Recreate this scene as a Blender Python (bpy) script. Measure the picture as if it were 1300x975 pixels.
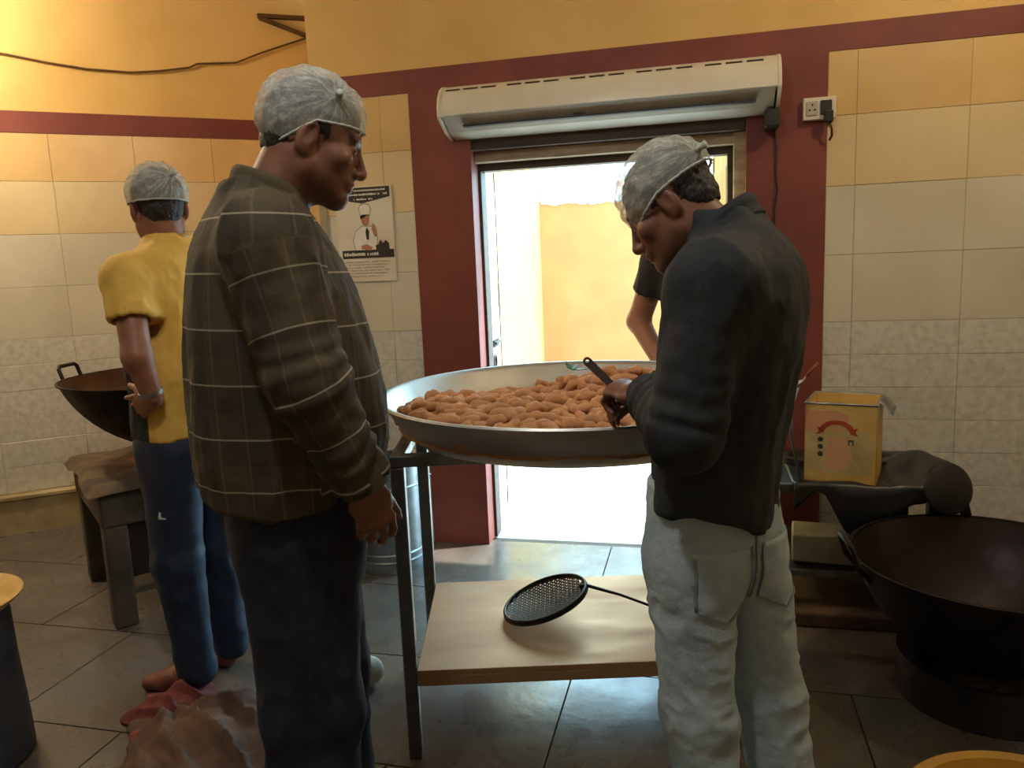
import bpy, math, random
import numpy as np
from mathutils import Vector, Matrix
from mathutils.bvhtree import BVHTree

for o in list(bpy.data.objects):
    bpy.data.objects.remove(o)
SC = bpy.context.scene
COL = SC.collection
R = math.radians
random.seed(7)
RNG = np.random.default_rng(7)

# ------------------------------------------------------------------ camera, world, sun, exposure
cam_d = bpy.data.cameras.new('camera')
cam = bpy.data.objects.new('camera', cam_d)
COL.objects.link(cam)
cam_d.sensor_width = 36.0
cam_d.lens = 980.0 / 1300.0 * 36.0
cam_d.clip_start = 0.05
cam.matrix_world = (Matrix.Translation((0, 0, 1.42)) @ Matrix.Rotation(R(81.0), 4, 'X')
                    @ Matrix.Rotation(R(-2.4), 4, 'Z'))
SC.camera = cam

world = bpy.data.worlds.new('world')
SC.world = world
world.use_nodes = True
wn = world.node_tree.nodes
bg = wn['Background']
bg.inputs['Color'].default_value = (0.46, 0.80, 1.0, 1)
bg.inputs['Strength'].default_value = 12.0

sun_d = bpy.data.lights.new('sun', 'SUN')
sun_d.energy = 9.0
sun_d.angle = R(1.2)
sun_d.color = (1.0, 0.97, 0.93)
sun = bpy.data.objects.new('sun', sun_d)
COL.objects.link(sun)
sun.location = (4, 8, 8)
sun.rotation_euler = Vector((-0.62, -0.10, -1.0)).to_track_quat('-Z', 'Y').to_euler()

SC.view_settings.view_transform = 'Standard'
SC.view_settings.look = 'None'
SC.view_settings.exposure = 0.12
SC.view_settings.gamma = 1.0
SC.view_settings.use_curve_mapping = False

# ------------------------------------------------------------------ materials
def s2l(c):
    c = c / 255.0
    return c / 12.92 if c <= 0.04045 else ((c + 0.055) / 1.055) ** 2.4
def rgb(r, g, b):
    return (s2l(r), s2l(g), s2l(b), 1.0)

class NT:
    def __init__(s, m):
        m.use_nodes = True
        s.t = m.node_tree; s.n = s.t.nodes; s.l = s.t.links
        s.bsdf = s.n['Principled BSDF']; s.out = s.n['Material Output']
    def new(s, typ, **kw):
        nd = s.n.new(typ)
        for k, v in kw.items():
            setattr(nd, k, v)
        return nd
    def link(s, a, b):
        s.l.new(a, b)
    def math(s, op, a, b=None, c=None):
        nd = s.n.new('ShaderNodeMath'); nd.operation = op
        for i, v in enumerate((a, b, c)):
            if v is None: continue
            if isinstance(v, (int, float)): nd.inputs[i].default_value = v
            else: s.link(v, nd.inputs[i])
        return nd.outputs[0]
    def mix(s, fac, a, b):
        nd = s.n.new('ShaderNodeMix'); nd.data_type = 'RGBA'
        for i, v in ((0, fac), (6, a), (7, b)):
            if isinstance(v, (int, float)): nd.inputs[i].default_value = v
            elif isinstance(v, tuple): nd.inputs[i].default_value = v
            else: s.link(v, nd.inputs[i])
        return nd.outputs[2]
    def noise(s, vec, scale, detail=4, rough=0.55):
        nd = s.new('ShaderNodeTexNoise')
        nd.inputs['Scale'].default_value = scale
        nd.inputs['Detail'].default_value = detail
        nd.inputs['Roughness'].default_value = rough
        if vec is not None: s.link(vec, nd.inputs['Vector'])
        return nd.outputs['Fac']
    def ramp(s, fac, lo, hi):
        nd = s.new('ShaderNodeMapRange')
        nd.inputs[1].default_value = lo; nd.inputs[2].default_value = hi
        s.link(fac, nd.inputs[0])
        return nd.outputs[0]
    def pos(s, kind='Object'):
        if kind == 'World':
            return s.new('ShaderNodeNewGeometry').outputs['Position']
        return s.new('ShaderNodeTexCoord').outputs[kind]

MATS = {}
def mat(name, col, rough=0.6, metal=0.0, col2=None, scale=6.0, lo=0.35, hi=0.65, bump=0.0, bscale=40.0,
        coord='Object', rand=0.0, spec=None, detail=5, stretch=None, rvar=0.0):
    """procedural material: two tones mixed by noise, fine relief, per-object tone"""
    m = bpy.data.materials.new(name); t = NT(m)
    p = t.pos(coord)
    if stretch:
        mp = t.new('ShaderNodeMapping'); mp.inputs['Scale'].default_value = stretch
        t.link(p, mp.inputs['Vector']); p = mp.outputs[0]
    c = None
    if col2 is not None:
        f = t.ramp(t.noise(p, scale, detail), lo, hi)
        c = t.mix(f, col, col2)
        if rvar:
            t.link(t.math('ADD', t.math('MULTIPLY', f, rvar), rough), t.bsdf.inputs['Roughness'])
    if rand:
        oi = t.new('ShaderNodeObjectInfo').outputs['Random']
        hs = t.new('ShaderNodeHueSaturation')
        t.link(t.math('ADD', t.math('MULTIPLY', oi, rand), 1.0 - rand / 2), hs.inputs['Value'])
        if c is None: hs.inputs['Color'].default_value = col
        else: t.link(c, hs.inputs['Color'])
        c = hs.outputs[0]
    if c is None: t.bsdf.inputs['Base Color'].default_value = col
    else: t.link(c, t.bsdf.inputs['Base Color'])
    if not rvar: t.bsdf.inputs['Roughness'].default_value = rough
    t.bsdf.inputs['Metallic'].default_value = metal
    if spec is not None: t.bsdf.inputs['Specular IOR Level'].default_value = spec
    if bump:
        b = t.new('ShaderNodeBump'); b.inputs['Strength'].default_value = bump; b.inputs['Distance'].default_value = 0.01
        t.link(t.noise(p, bscale, 4), b.inputs['Height'])
        t.link(b.outputs[0], t.bsdf.inputs['Normal'])
    MATS[name] = m
    return m

def emis(name, col, strength):
    m = bpy.data.materials.new(name); t = NT(m)
    t.bsdf.inputs['Base Color'].default_value = col
    t.bsdf.inputs['Emission Color'].default_value = col
    t.bsdf.inputs['Emission Strength'].default_value = strength
    MATS[name] = m
    return m

M = MATS
mat('yellow_paint', rgb(232, 192, 118), 0.75, col2=rgb(218, 174, 98), scale=1.6, bump=0.08, bscale=30, coord='World')
mat('maroon_paint', rgb(136, 68, 54), 0.6, col2=rgb(118, 55, 45), scale=3.0, bump=0.12, bscale=60, coord='World')
mat('grout', rgb(206, 194, 166), 0.9, col2=rgb(188, 174, 144), scale=8, coord='World')
mat('tile_plain', rgb(226, 216, 192), 0.28, col2=rgb(212, 201, 174), scale=2.2, rand=0.06, coord='World')
mat('tile_cream', rgb(232, 208, 160), 0.3, col2=rgb(222, 196, 146), scale=2.2, rand=0.06, coord='World')
mat('tile_amber', rgb(230, 192, 130), 0.3, col2=rgb(218, 178, 112), scale=2.2, rand=0.06, coord='World')
mat('tile_stone', rgb(222, 217, 202), 0.36, col2=rgb(204, 198, 180), scale=34, lo=0.40, hi=0.64, rand=0.07, bump=0.1, bscale=30, coord='World')
mat('plinth_paint', rgb(196, 178, 134), 0.7, col2=rgb(150, 128, 88), scale=4, bump=0.2, bscale=25, coord='World')
mat('white_wash', rgb(214, 208, 192), 0.8, col2=rgb(200, 192, 172), scale=1.5, coord='World')
mat('ceiling_paint', rgb(216, 208, 190), 0.8, col2=rgb(204, 194, 172), scale=1.2, coord='World')
mat('floor_slab', rgb(110, 101, 91), 0.17, col2=rgb(86, 77, 68), scale=5, lo=0.3, hi=0.7, rand=0.12, bump=0.1, bscale=22, coord='World', rvar=0.25)
mat('floor_joint', rgb(78, 68, 60), 0.8, col2=rgb(92, 80, 70), scale=9, coord='World')
mat('outdoor_ground', rgb(204, 212, 216), 0.7, col2=rgb(176, 184, 188), scale=3, bump=0.1, bscale=20, coord='World')
mat('ochre_wall', rgb(158, 102, 54), 0.8, col2=rgb(146, 92, 46), scale=2.0, bump=0.1, bscale=25, coord='World')
mat('pale_wall', rgb(206, 168, 70), 0.8, col2=rgb(190, 146, 56), scale=2.2, bump=0.08, bscale=25, coord='World')
mat('wood_dark', rgb(84, 66, 50), 0.6, col2=rgb(60, 46, 35), scale=3, stretch=(1, 8, 8), bump=0.12, bscale=20)
mat('wood_cream', rgb(196, 178, 148), 0.6, col2=rgb(150, 128, 98), scale=4, stretch=(1, 6, 6), bump=0.12)
mat('door_pink', rgb(214, 186, 170), 0.5, col2=rgb(186, 150, 134), scale=3, stretch=(4, 4, 1), bump=0.08)
mat('door_tan', rgb(180, 142, 104), 0.55, col2=rgb(150, 112, 78), scale=3, stretch=(4, 4, 1), bump=0.08)
mat('iron_dark', rgb(46, 42, 38), 0.5, 0.6, col2=rgb(66, 56, 46), scale=12)
mat('white_plastic', rgb(236, 228, 208), 0.32, col2=rgb(222, 210, 184), scale=2.5)
mat('plastic_grey', rgb(196, 186, 164), 0.42, col2=rgb(180, 170, 148), scale=4)
mat('plastic_dark', rgb(52, 44, 36), 0.5, col2=rgb(36, 30, 26), scale=6)
mat('cable_black', rgb(34, 28, 24), 0.5, col2=rgb(52, 42, 34), scale=12)
mat('cable_brown', rgb(108, 74, 34), 0.6, col2=rgb(80, 54, 26), scale=10)
mat('steel', rgb(186, 184, 178), 0.3, 1.0, col2=rgb(140, 138, 132), scale=4, lo=0.3, hi=0.75, rvar=0.22)
mat('steel_frame', rgb(150, 152, 150), 0.34, 1.0, col2=rgb(104, 104, 102), scale=7, lo=0.3, hi=0.7, rvar=0.2)
mat('steel_sheet', rgb(184, 144, 106), 0.45, 0.6, col2=rgb(170, 130, 94), scale=3, lo=0.25, hi=0.75, rvar=0.2, stretch=(1, 3, 1))
mat('galvanised', rgb(176, 184, 188), 0.36, 1.0, col2=rgb(132, 140, 146), scale=9, rvar=0.2)
mat('aluminium', rgb(206, 204, 196), 0.42, 0.9, col2=rgb(170, 166, 156), scale=3, lo=0.3, hi=0.75, rvar=0.2, bump=0.03, bscale=60)
mat('wok_iron', rgb(38, 33, 31), 0.42, 0.7, col2=rgb(26, 22, 22), scale=7, bump=0.15, bscale=30, rvar=0.25)
mat('wok_inside', rgb(112, 82, 56), 0.4, 0.55, col2=rgb(78, 54, 38), scale=4, bump=0.1, bscale=24, rvar=0.2)
mat('wok_inside_dark', rgb(58, 46, 40), 0.3, 0.6, col2=rgb(40, 30, 28), scale=5, bump=0.1, bscale=24, rvar=0.2)
mat('hearth', rgb(92, 82, 68), 0.75, 0.1, col2=rgb(58, 50, 42), scale=6, bump=0.35, bscale=18)
mat('hearth_top', rgb(106, 86, 62), 0.85, col2=rgb(60, 46, 34), scale=9, bump=0.5, bscale=22)
mat('black_plastic', rgb(36, 35, 34), 0.36, col2=rgb(24, 24, 24), scale=5, bump=0.2, bscale=26)
mat('soot_metal', rgb(58, 53, 48), 0.5, 0.5, col2=rgb(40, 36, 34), scale=8, bump=0.1)
mat('brick_soot', rgb(104, 76, 58), 0.85, col2=rgb(70, 52, 42), scale=7, bump=0.4, bscale=24, rand=0.2)
mat('concrete', rgb(186, 176, 152), 0.85, col2=rgb(150, 138, 114), scale=7, bump=0.3, bscale=24)
mat('snack', rgb(210, 158, 112), 0.8, col2=rgb(184, 128, 84), scale=26, lo=0.35, hi=0.7, rand=0.22, bump=0.35, bscale=70)
mat('green_leaf', rgb(62, 104, 48), 0.5, col2=rgb(44, 80, 36), scale=30)
mat('tin_yellow', rgb(222, 188, 112), 0.36, 0.1, col2=rgb(206, 164, 84), scale=5, rvar=0.15)
mat('tin_cream', rgb(214, 194, 140), 0.4, 0.2, col2=rgb(190, 160, 98), scale=9)
mat('tin_pink', rgb(214, 150, 112), 0.45, col2=rgb(206, 164, 116), scale=10)
mat('tin_red', rgb(184, 78, 44), 0.45, col2=rgb(166, 66, 40), scale=10)
mat('tin_green', rgb(58, 74, 46), 0.5, col2=rgb(44, 54, 36), scale=18)
mat('paper', rgb(236, 226, 204), 0.5, col2=rgb(226, 212, 186), scale=5)
mat('paper_grey', rgb(176, 160, 134), 0.6, col2=rgb(160, 144, 118), scale=5)
mat('print_dark', rgb(62, 52, 44), 0.5, col2=rgb(52, 44, 38), scale=30)
mat('print_white', rgb(246, 240, 226), 0.5, col2=rgb(236, 228, 212), scale=30)
mat('print_grey', rgb(178, 166, 146), 0.5, col2=rgb(190, 178, 158), scale=30)
mat('print_skin', rgb(196, 138, 112), 0.5, col2=rgb(184, 122, 98), scale=40)
mat('sacking', rgb(104, 76, 58), 0.85, col2=rgb(76, 54, 42), scale=5, bump=0.3, bscale=60)
mat('red_rag', rgb(124, 56, 46), 0.8, col2=rgb(92, 40, 34), scale=7, bump=0.3, bscale=60)
mat('white_cloth', rgb(206, 202, 188), 0.8, col2=rgb(186, 180, 164), scale=8, bump=0.2)
mat('tub_yellow', rgb(198, 152, 60), 0.4, col2=rgb(178, 130, 48), scale=5)
mat('batter', rgb(214, 178, 92), 0.55, col2=rgb(190, 148, 66), scale=12, bump=0.3, bscale=20)
mat('bin_grey', rgb(74, 78, 88), 0.45, 0.3, col2=rgb(54, 56, 64), scale=4, rvar=0.2)
mat('dark_blade', rgb(70, 52, 42), 0.5, 0.4, col2=rgb(54, 40, 34), scale=12)
mat('handle_red', rgb(150, 72, 48), 0.45, col2=rgb(128, 58, 40), scale=12)
mat('shoe_dark', rgb(40, 34, 30), 0.5, col2=rgb(28, 24, 22), scale=12)
mat('shoe_brown', rgb(104, 76, 56), 0.55, col2=rgb(84, 60, 44), scale=12)
mat('shoe_red', rgb(122, 62, 44), 0.6, col2=rgb(98, 48, 36), scale=12)
mat('hair', rgb(30, 24, 20), 0.55, col2=rgb(46, 38, 32), scale=70, stretch=(1, 1, 0.3), bump=0.5, bscale=160)
mat('eye_white', rgb(214, 204, 190), 0.25, col2=rgb(204, 190, 176), scale=40)
mat('eye_dark', rgb(24, 16, 12), 0.2, col2=rgb(34, 22, 16), scale=40)
mat('navy_cloth', rgb(34, 40, 60), 0.8, col2=rgb(24, 28, 44), scale=30, bump=0.12, bscale=120)
mat('track_navy', rgb(30, 46, 72), 0.6, col2=rgb(22, 34, 56), scale=20, bump=0.08, bscale=120)
mat('black_shirt', rgb(44, 46, 48), 0.8, col2=rgb(34, 36, 40), scale=24, bump=0.15, bscale=120)
mat('dark_tee', rgb(46, 40, 36), 0.8, col2=rgb(36, 32, 30), scale=24, bump=0.1)
mat('jeans', rgb(182, 196, 202), 0.85, col2=rgb(156, 172, 180), scale=10, lo=0.3, hi=0.7, bump=0.18, bscale=160)
mat('jeans_seam', rgb(128, 138, 142), 0.85, col2=rgb(150, 158, 160), scale=40)
mat('hem_white', rgb(196, 200, 188), 0.8, col2=rgb(176, 180, 166), scale=60)
mat('band_white', rgb(226, 230, 222), 0.7, col2=rgb(206, 212, 204), scale=30)
emis('bulb_glow', (1.0, 0.72, 0.34, 1), 30.0)
emis('fill_glow_cool', (0.94, 0.97, 1.0, 1), 30.0)
emis('flame', (1.0, 0.42, 0.22, 1), 5.0)

# skin with per-vertex tone (stubble, brows, lips)
def skin_mat(name, c1, c2):
    m = bpy.data.materials.new(name); t = NT(m)
    p = t.pos('Object')
    c = t.mix(t.ramp(t.noise(p, 22, 4), 0.3, 0.7), c1, c2)
    at = t.new('ShaderNodeAttribute'); at.attribute_name = 'tone'
    mx = t.new('ShaderNodeMix'); mx.data_type = 'RGBA'; mx.blend_type = 'MULTIPLY'
    mx.inputs[0].default_value = 1.0
    t.link(c, mx.inputs[6]); t.link(at.outputs['Color'], mx.inputs[7])
    t.link(mx.outputs[2], t.bsdf.inputs['Base Color'])
    t.bsdf.inputs['Roughness'].default_value = 0.5
    t.bsdf.inputs['Subsurface Weight'].default_value = 0.08
    t.bsdf.inputs['Subsurface Radius'].default_value = (0.012, 0.005, 0.003)
    b = t.new('ShaderNodeBump'); b.inputs['Strength'].default_value = 0.08; b.inputs['Distance'].default_value = 0.004
    t.link(t.noise(p, 180, 3), b.inputs['Height']); t.link(b.outputs[0], t.bsdf.inputs['Normal'])
    M[name] = m
skin_mat('skin_brown', rgb(138, 92, 70), rgb(122, 78, 58))
skin_mat('skin_tan', rgb(156, 104, 78), rgb(138, 88, 64))
skin_mat('skin_light', rgb(176, 122, 94), rgb(160, 106, 80))

# checked olive shirt: thin pale weft lines, soft warp stripes, following the cloth coordinates
def check_mat():
    m = bpy.data.materials.new('check_shirt'); t = NT(m)
    at = t.new('ShaderNodeAttribute'); at.attribute_name = 'cloth'
    sp = t.new('ShaderNodeSeparateXYZ'); t.link(at.outputs['Vector'], sp.inputs[0])
    u, v = sp.outputs[0], sp.outputs[1]
    p = t.pos('Object')
    def stripe(x, period, width, off=0.0):
        f = t.math('FRACT', t.math('ADD', t.math('DIVIDE', x, period), off))
        d = t.math('ABSOLUTE', t.math('SUBTRACT', f, 0.5))
        return t.math('LESS_THAN', d, width / period / 2)
    base = t.mix(t.ramp(t.noise(p, 5, 3), 0.3, 0.7), rgb(86, 74, 50), rgb(70, 58, 41))
    base = t.mix(t.math('MULTIPLY', stripe(u, 0.105, 0.042), 0.5), base, rgb(54, 44, 34))
    base = t.mix(t.math('MULTIPLY', stripe(v, 0.105, 0.05, 0.25), 0.35), base, rgb(48, 44, 32))
    base = t.mix(t.math('MULTIPLY', stripe(u, 0.0525, 0.004, 0.2), 0.13), base, rgb(160, 146, 112))
    base = t.mix(t.math('MULTIPLY', stripe(v, 0.105, 0.0034), 0.5), base, rgb(196, 188, 160))
    t.link(base, t.bsdf.inputs['Base Color'])
    t.bsdf.inputs['Roughness'].default_value = 0.85
    b = t.new('ShaderNodeBump'); b.inputs['Strength'].default_value = 0.15; b.inputs['Distance'].default_value = 0.005
    t.link(t.noise(p, 140, 3), b.inputs['Height']); t.link(b.outputs[0], t.bsdf.inputs['Normal'])
    M['check_shirt'] = m
check_mat()

# colour-block tee: yellow with a white stripe and a black front panel, from a per-vertex cloth coordinate
def tee_mat():
    m = bpy.data.materials.new('block_tee'); t = NT(m)
    at = t.new('ShaderNodeAttribute'); at.attribute_name = 'cloth'
    sp = t.new('ShaderNodeSeparateXYZ'); t.link(at.outputs['Vector'], sp.inputs[0])
    p = t.pos('Object')
    yel = t.mix(t.ramp(t.noise(p, 9, 3), 0.3, 0.7), rgb(236, 194, 96), rgb(224, 176, 74))
    c = t.mix(sp.outputs[0], yel, rgb(216, 212, 200))
    c = t.mix(sp.outputs[1], c, rgb(38, 37, 40))
    t.link(c, t.bsdf.inputs['Base Color']); t.bsdf.inputs['Roughness'].default_value = 0.8
    M['block_tee'] = m
tee_mat()

# hair net: sheer white, finely meshed, with gathered threads
def net_mat():
    m = bpy.data.materials.new('hair_net'); t = NT(m)
    at = t.new('ShaderNodeAttribute'); at.attribute_name = 'cloth'
    mp = t.new('ShaderNodeMapping'); mp.inputs['Scale'].default_value = (30, 2.2, 1)
    t.link(at.outputs['Vector'], mp.inputs['Vector'])
    threads = t.ramp(t.noise(mp.outputs[0], 1.0, 4, 0.7), 0.46, 0.70)
    fine = t.ramp(t.noise(t.pos('Object'), 240, 2), 0.35, 0.65)
    a = t.math('ADD', t.math('MULTIPLY', threads, 0.62), t.math('MULTIPLY', fine, 0.14))
    a = t.math('MINIMUM', t.math('ADD', a, 0.34), 0.95)
    tr = t.new('ShaderNodeBsdfTransparent')
    di = t.new('ShaderNodeBsdfDiffuse'); di.inputs[0].default_value = rgb(228, 230, 220)
    tl = t.new('ShaderNodeBsdfTranslucent'); tl.inputs[0].default_value = rgb(224, 226, 216)
    m1 = t.new('ShaderNodeMixShader'); m1.inputs[0].default_value = 0.4
    t.link(di.outputs[0], m1.inputs[1]); t.link(tl.outputs[0], m1.inputs[2])
    m2 = t.new('ShaderNodeMixShader'); t.link(a, m2.inputs[0])
    t.link(tr.outputs[0], m2.inputs[1]); t.link(m1.outputs[0], m2.inputs[2])
    t.link(m2.outputs[0], t.out.inputs['Surface'])
    M['hair_net'] = m
net_mat()

def tarp_mat():
    m = bpy.data.materials.new('tarp'); t = NT(m)
    c = t.mix(t.ramp(t.noise(t.pos('World'), 2.6, 3), 0.56, 0.68), rgb(240, 238, 232), rgb(206, 158, 138))
    t.link(c, t.bsdf.inputs['Base Color']); t.bsdf.inputs['Roughness'].default_value = 0.5
    tl = t.new('ShaderNodeBsdfTranslucent'); t.link(c, tl.inputs[0])
    mx = t.new('ShaderNodeMixShader'); mx.inputs[0].default_value = 0.6
    t.link(t.bsdf.outputs[0], mx.inputs[1]); t.link(tl.outputs[0], mx.inputs[2])
    t.link(mx.outputs[0], t.out.inputs['Surface'])
    M['tarp'] = m
tarp_mat()

# ------------------------------------------------------------------ object helpers
def tag(o, label=None, cat=None, group=None, kind=None):
    if label: o['label'] = label
    if cat: o['category'] = cat
    if group: o['group'] = group
    if kind: o['kind'] = kind
    return o

def empty(name, loc=(0, 0, 0), rz=0.0, label=None, cat=None, group=None):
    o = bpy.data.objects.new(name, None)
    o.empty_display_size = 0.1
    o.location = loc; o.rotation_euler = (0, 0, rz)
    COL.objects.link(o)
    return tag(o, label, cat, group)

def link_mesh(name, me, parent=None, loc=None, rz=None):
    o = bpy.data.objects.new(name, me)
    COL.objects.link(o)
    if parent is not None: o.parent = parent
    if loc is not None: o.location = loc
    if rz is not None: o.rotation_euler = (0, 0, rz)
    return o

def make_mesh(name, V, F, material, smooth=False):
    me = bpy.data.meshes.new(name)
    me.from_pydata([tuple(map(float, v)) for v in V], [], [tuple(map(int, f)) for f in F])
    me.materials.append(M[material] if isinstance(material, str) else material)
    if smooth:
        me.polygons.foreach_set('use_smooth', [True] * len(me.polygons))
    me.update()
    return me

class B:
    """collects shapes that make up ONE part"""
    def __init__(s): s.V = []; s.F = []
    def add(s, V, F):
        n = len(s.V); s.V += [Vector(v) for v in V]; s.F += [tuple(i + n for i in f) for f in F]; return s
    def box(s, lo, hi, mtx=None):
        x0, y0, z0 = lo; x1, y1, z1 = hi
        V = [Vector(v) for v in ((x0, y0, z0), (x1, y0, z0), (x1, y1, z0), (x0, y1, z0), (x0, y0, z1), (x1, y0, z1), (x1, y1, z1), (x0, y1, z1))]
        if mtx is not None: V = [mtx @ v for v in V]
        return s.add(V, [(0, 3, 2, 1), (4, 5, 6, 7), (0, 1, 5, 4), (1, 2, 6, 5), (2, 3, 7, 6), (3, 0, 4, 7)])
    def bar(s, a, b, w, h=None, up=(0, 0, 1)):
        a = Vector(a); b = Vector(b); d = (b - a).normalized(); h = h or w
        up = Vector(up)
        if abs(d.dot(up)) > 0.98: up = Vector((0, 1, 0))
        r = d.cross(up).normalized(); u = r.cross(d)
        V = [p + r * (sx * w / 2) + u * (sz * h / 2) for p in (a, b) for sx, sz in ((-1, -1), (1, -1), (1, 1), (-1, 1))]
        return s.add(V, [(0, 1, 2, 3), (7, 6, 5, 4), (0, 4, 5, 1), (1, 5, 6, 2), (2, 6, 7, 3), (3, 7, 4, 0)])
    def tube(s, pts, r, n=10, closed=False):
        P = [Vector(p) for p in pts]; m = len(P)
        rr = r if isinstance(r, (list, tuple)) else [r] * m
        V = []; up = Vector((0.13, 0.21, 1)).normalized()
        for i, p in enumerate(P):
            a = P[(i - 1) % m] if (closed or i > 0) else p
            b = P[(i + 1) % m] if (closed or i < m - 1) else p
            d = (b - a).normalized()
            if abs(d.dot(up)) > 0.97: up = Vector((1, 0.2, 0.1)).normalized()
            x = d.cross(up).normalized(); y = x.cross(d)
            for k in range(n):
                t = 2 * math.pi * k / n
                V.append(p + x * (math.cos(t) * rr[i]) + y * (math.sin(t) * rr[i]))
        F = []
        for i in range(m if closed else m - 1):
            j = (i + 1) % m
            for k in range(n):
                l = (k + 1) % n
                F.append((i * n + k, i * n + l, j * n + l, j * n + k))
        if not closed:
            F.append(tuple(reversed(range(n)))); F.append(tuple(range((m - 1) * n, m * n)))
        return s.add(V, F)
    def lathe(s, prof, c=(0, 0, 0), n=48, mtx=None, cap=True):
        V = []; m = len(prof)
        for r, z in prof:
            for k in range(n):
                t = 2 * math.pi * k / n
                v = Vector((r * math.cos(t), r * math.sin(t), z))
                if mtx is not None: v = mtx @ v
                V.append(v + Vector(c))
        F = []
        for i in range(m - 1):
            for k in range(n):
                l = (k + 1) % n
                F.append((i * n + k, i * n + l, (i + 1) * n + l, (i + 1) * n + k))
        if cap and prof[0][0] > 1e-5: F.append(tuple(reversed(range(n))))
        if cap and prof[-1][0] > 1e-5: F.append(tuple(range((m - 1) * n, m * n)))
        return s.add(V, F)
    def prism(s, poly, axis, a, b, mtx=None):
        """poly in the plane of the other two axes, extruded from a to b along axis"""
        n = len(poly); V = []
        for t in (a, b):
            for p, q in poly:
                v = {'x': (t, p, q), 'y': (p, t, q), 'z': (p, q, t)}[axis]
                v = Vector(v)
                V.append(mtx @ v if mtx is not None else v)
        F = [tuple(range(n)), tuple(reversed(range(n, 2 * n)))]
        for i in range(n):
            j = (i + 1) % n
            F.append((j, i, n + i, n + j))
        return s.add(V, F)
    def mesh(s, name, material, smooth=False):
        me = make_mesh(name, s.V, s.F, material, smooth)
        return me
    def build(s, name, material, parent=None, smooth=False, bevel=0.0, loc=None, rz=None, angle=None, seg=2):
        o = link_mesh(name, s.mesh(name, material, smooth), parent, loc, rz)
        if bevel:
            b = o.modifiers.new('bevel', 'BEVEL'); b.width = bevel; b.segments = seg; b.limit_method = 'ANGLE'
        if smooth and angle:
            o.data.set_sharp_from_angle(angle=R(angle))
        return o

def grid_mesh(fn, nu, nv, closed_u=False):
    V = []; F = []
    for j in range(nv):
        for i in range(nu):
            V.append(fn(i / (nu if closed_u else nu - 1), j / (nv - 1)))
    for j in range(nv - 1):
        for i in range(nu if closed_u else nu - 1):
            k = (i + 1) % nu
            F.append((j * nu + i, j * nu + k, (j + 1) * nu + k, (j + 1) * nu + i))
    return V, F

# value noise in numpy
_H = np.random.default_rng(3).random(4096).astype(np.float32)
def vnoise(P):
    P = np.asarray(P, dtype=np.float64)
    i = np.floor(P).astype(np.int64); f = P - i; f = f * f * (3 - 2 * f)
    def h(x, y, z): return _H[(x * 73 + y * 1571 + z * 3469 + (x * y) % 97 * 31) & 4095]
    x, y, z = i[..., 0], i[..., 1], i[..., 2]; a, b, c = f[..., 0], f[..., 1], f[..., 2]
    def lp(p, q, t): return p + (q - p) * t
    return lp(lp(lp(h(x, y, z), h(x + 1, y, z), a), lp(h(x, y + 1, z), h(x + 1, y + 1, z), a), b),
              lp(lp(h(x, y, z + 1), h(x + 1, y, z + 1), a), lp(h(x, y + 1, z + 1), h(x + 1, y + 1, z + 1), a), b), c) * 2 - 1

# ------------------------------------------------------------------ the room
def struct(name, b, material, loc=None, rz=None, parent=None, bevel=0.0):
    o = b.build(name, material, parent, loc=loc, rz=rz, bevel=bevel)
    if parent is None: o['kind'] = 'structure'
    return o

# floor: a bed with stone slabs, joints recessed
BW = (-0.424, 3.844, 0.0); BR = R(-14)
bwp = lambda s, y: (BW[0] + s * math.cos(BR) - y * math.sin(BR), BW[1] + s * math.sin(BR) + y * math.cos(BR))
floor = struct('floor', B().prism([(-4.1, -2.7), (2.9, -2.7), (2.9, 3.02), bwp(3.35, .12), bwp(-0.40, .12), bwp(-0.40, 1.6), (-4.1, 3.9)], 'z', -0.2, -0.012), 'floor_joint')
slab_me = {}
def slab(x, y, w, h, rz):
    key = (round(w, 3), round(h, 3))
    if key not in slab_me:
        b = B(); c = 0.004
        b.prism([(0.003, 0.003), (w - 0.003, 0.003), (w - 0.003, h - 0.003), (0.003, h - 0.003)], 'z', 0.0, -0.012)
        slab_me[key] = b.mesh('slab', 'floor_slab')
    o = link_mesh('slab', slab_me[key], floor, (x, y, 0), rz)
    return o
fa = R(-14)
fu = Vector((math.cos(fa), math.sin(fa), 0)); fv = Vector((-math.sin(fa), math.cos(fa), 0))
for j in range(11):
    for i in range(8):
        off = 0.45 if j % 2 else 0.0
        p = Vector((-3.9, 1.05, 0)) + fu * (i * 0.9 + off) + fv * (j * 0.6 - 0.6)
        c = p + fu * 0.45 + fv * 0.3
        if c.y < 0.7 or c.y > 5.0 or c.x < -3.5 or c.x > 2.5: continue
        if c.x > -0.9 and c.y > 3.95 - 0.249 * (c.x + 0.93): continue
        slab(p.x, p.y, 0.9, 0.6, fa)

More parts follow.
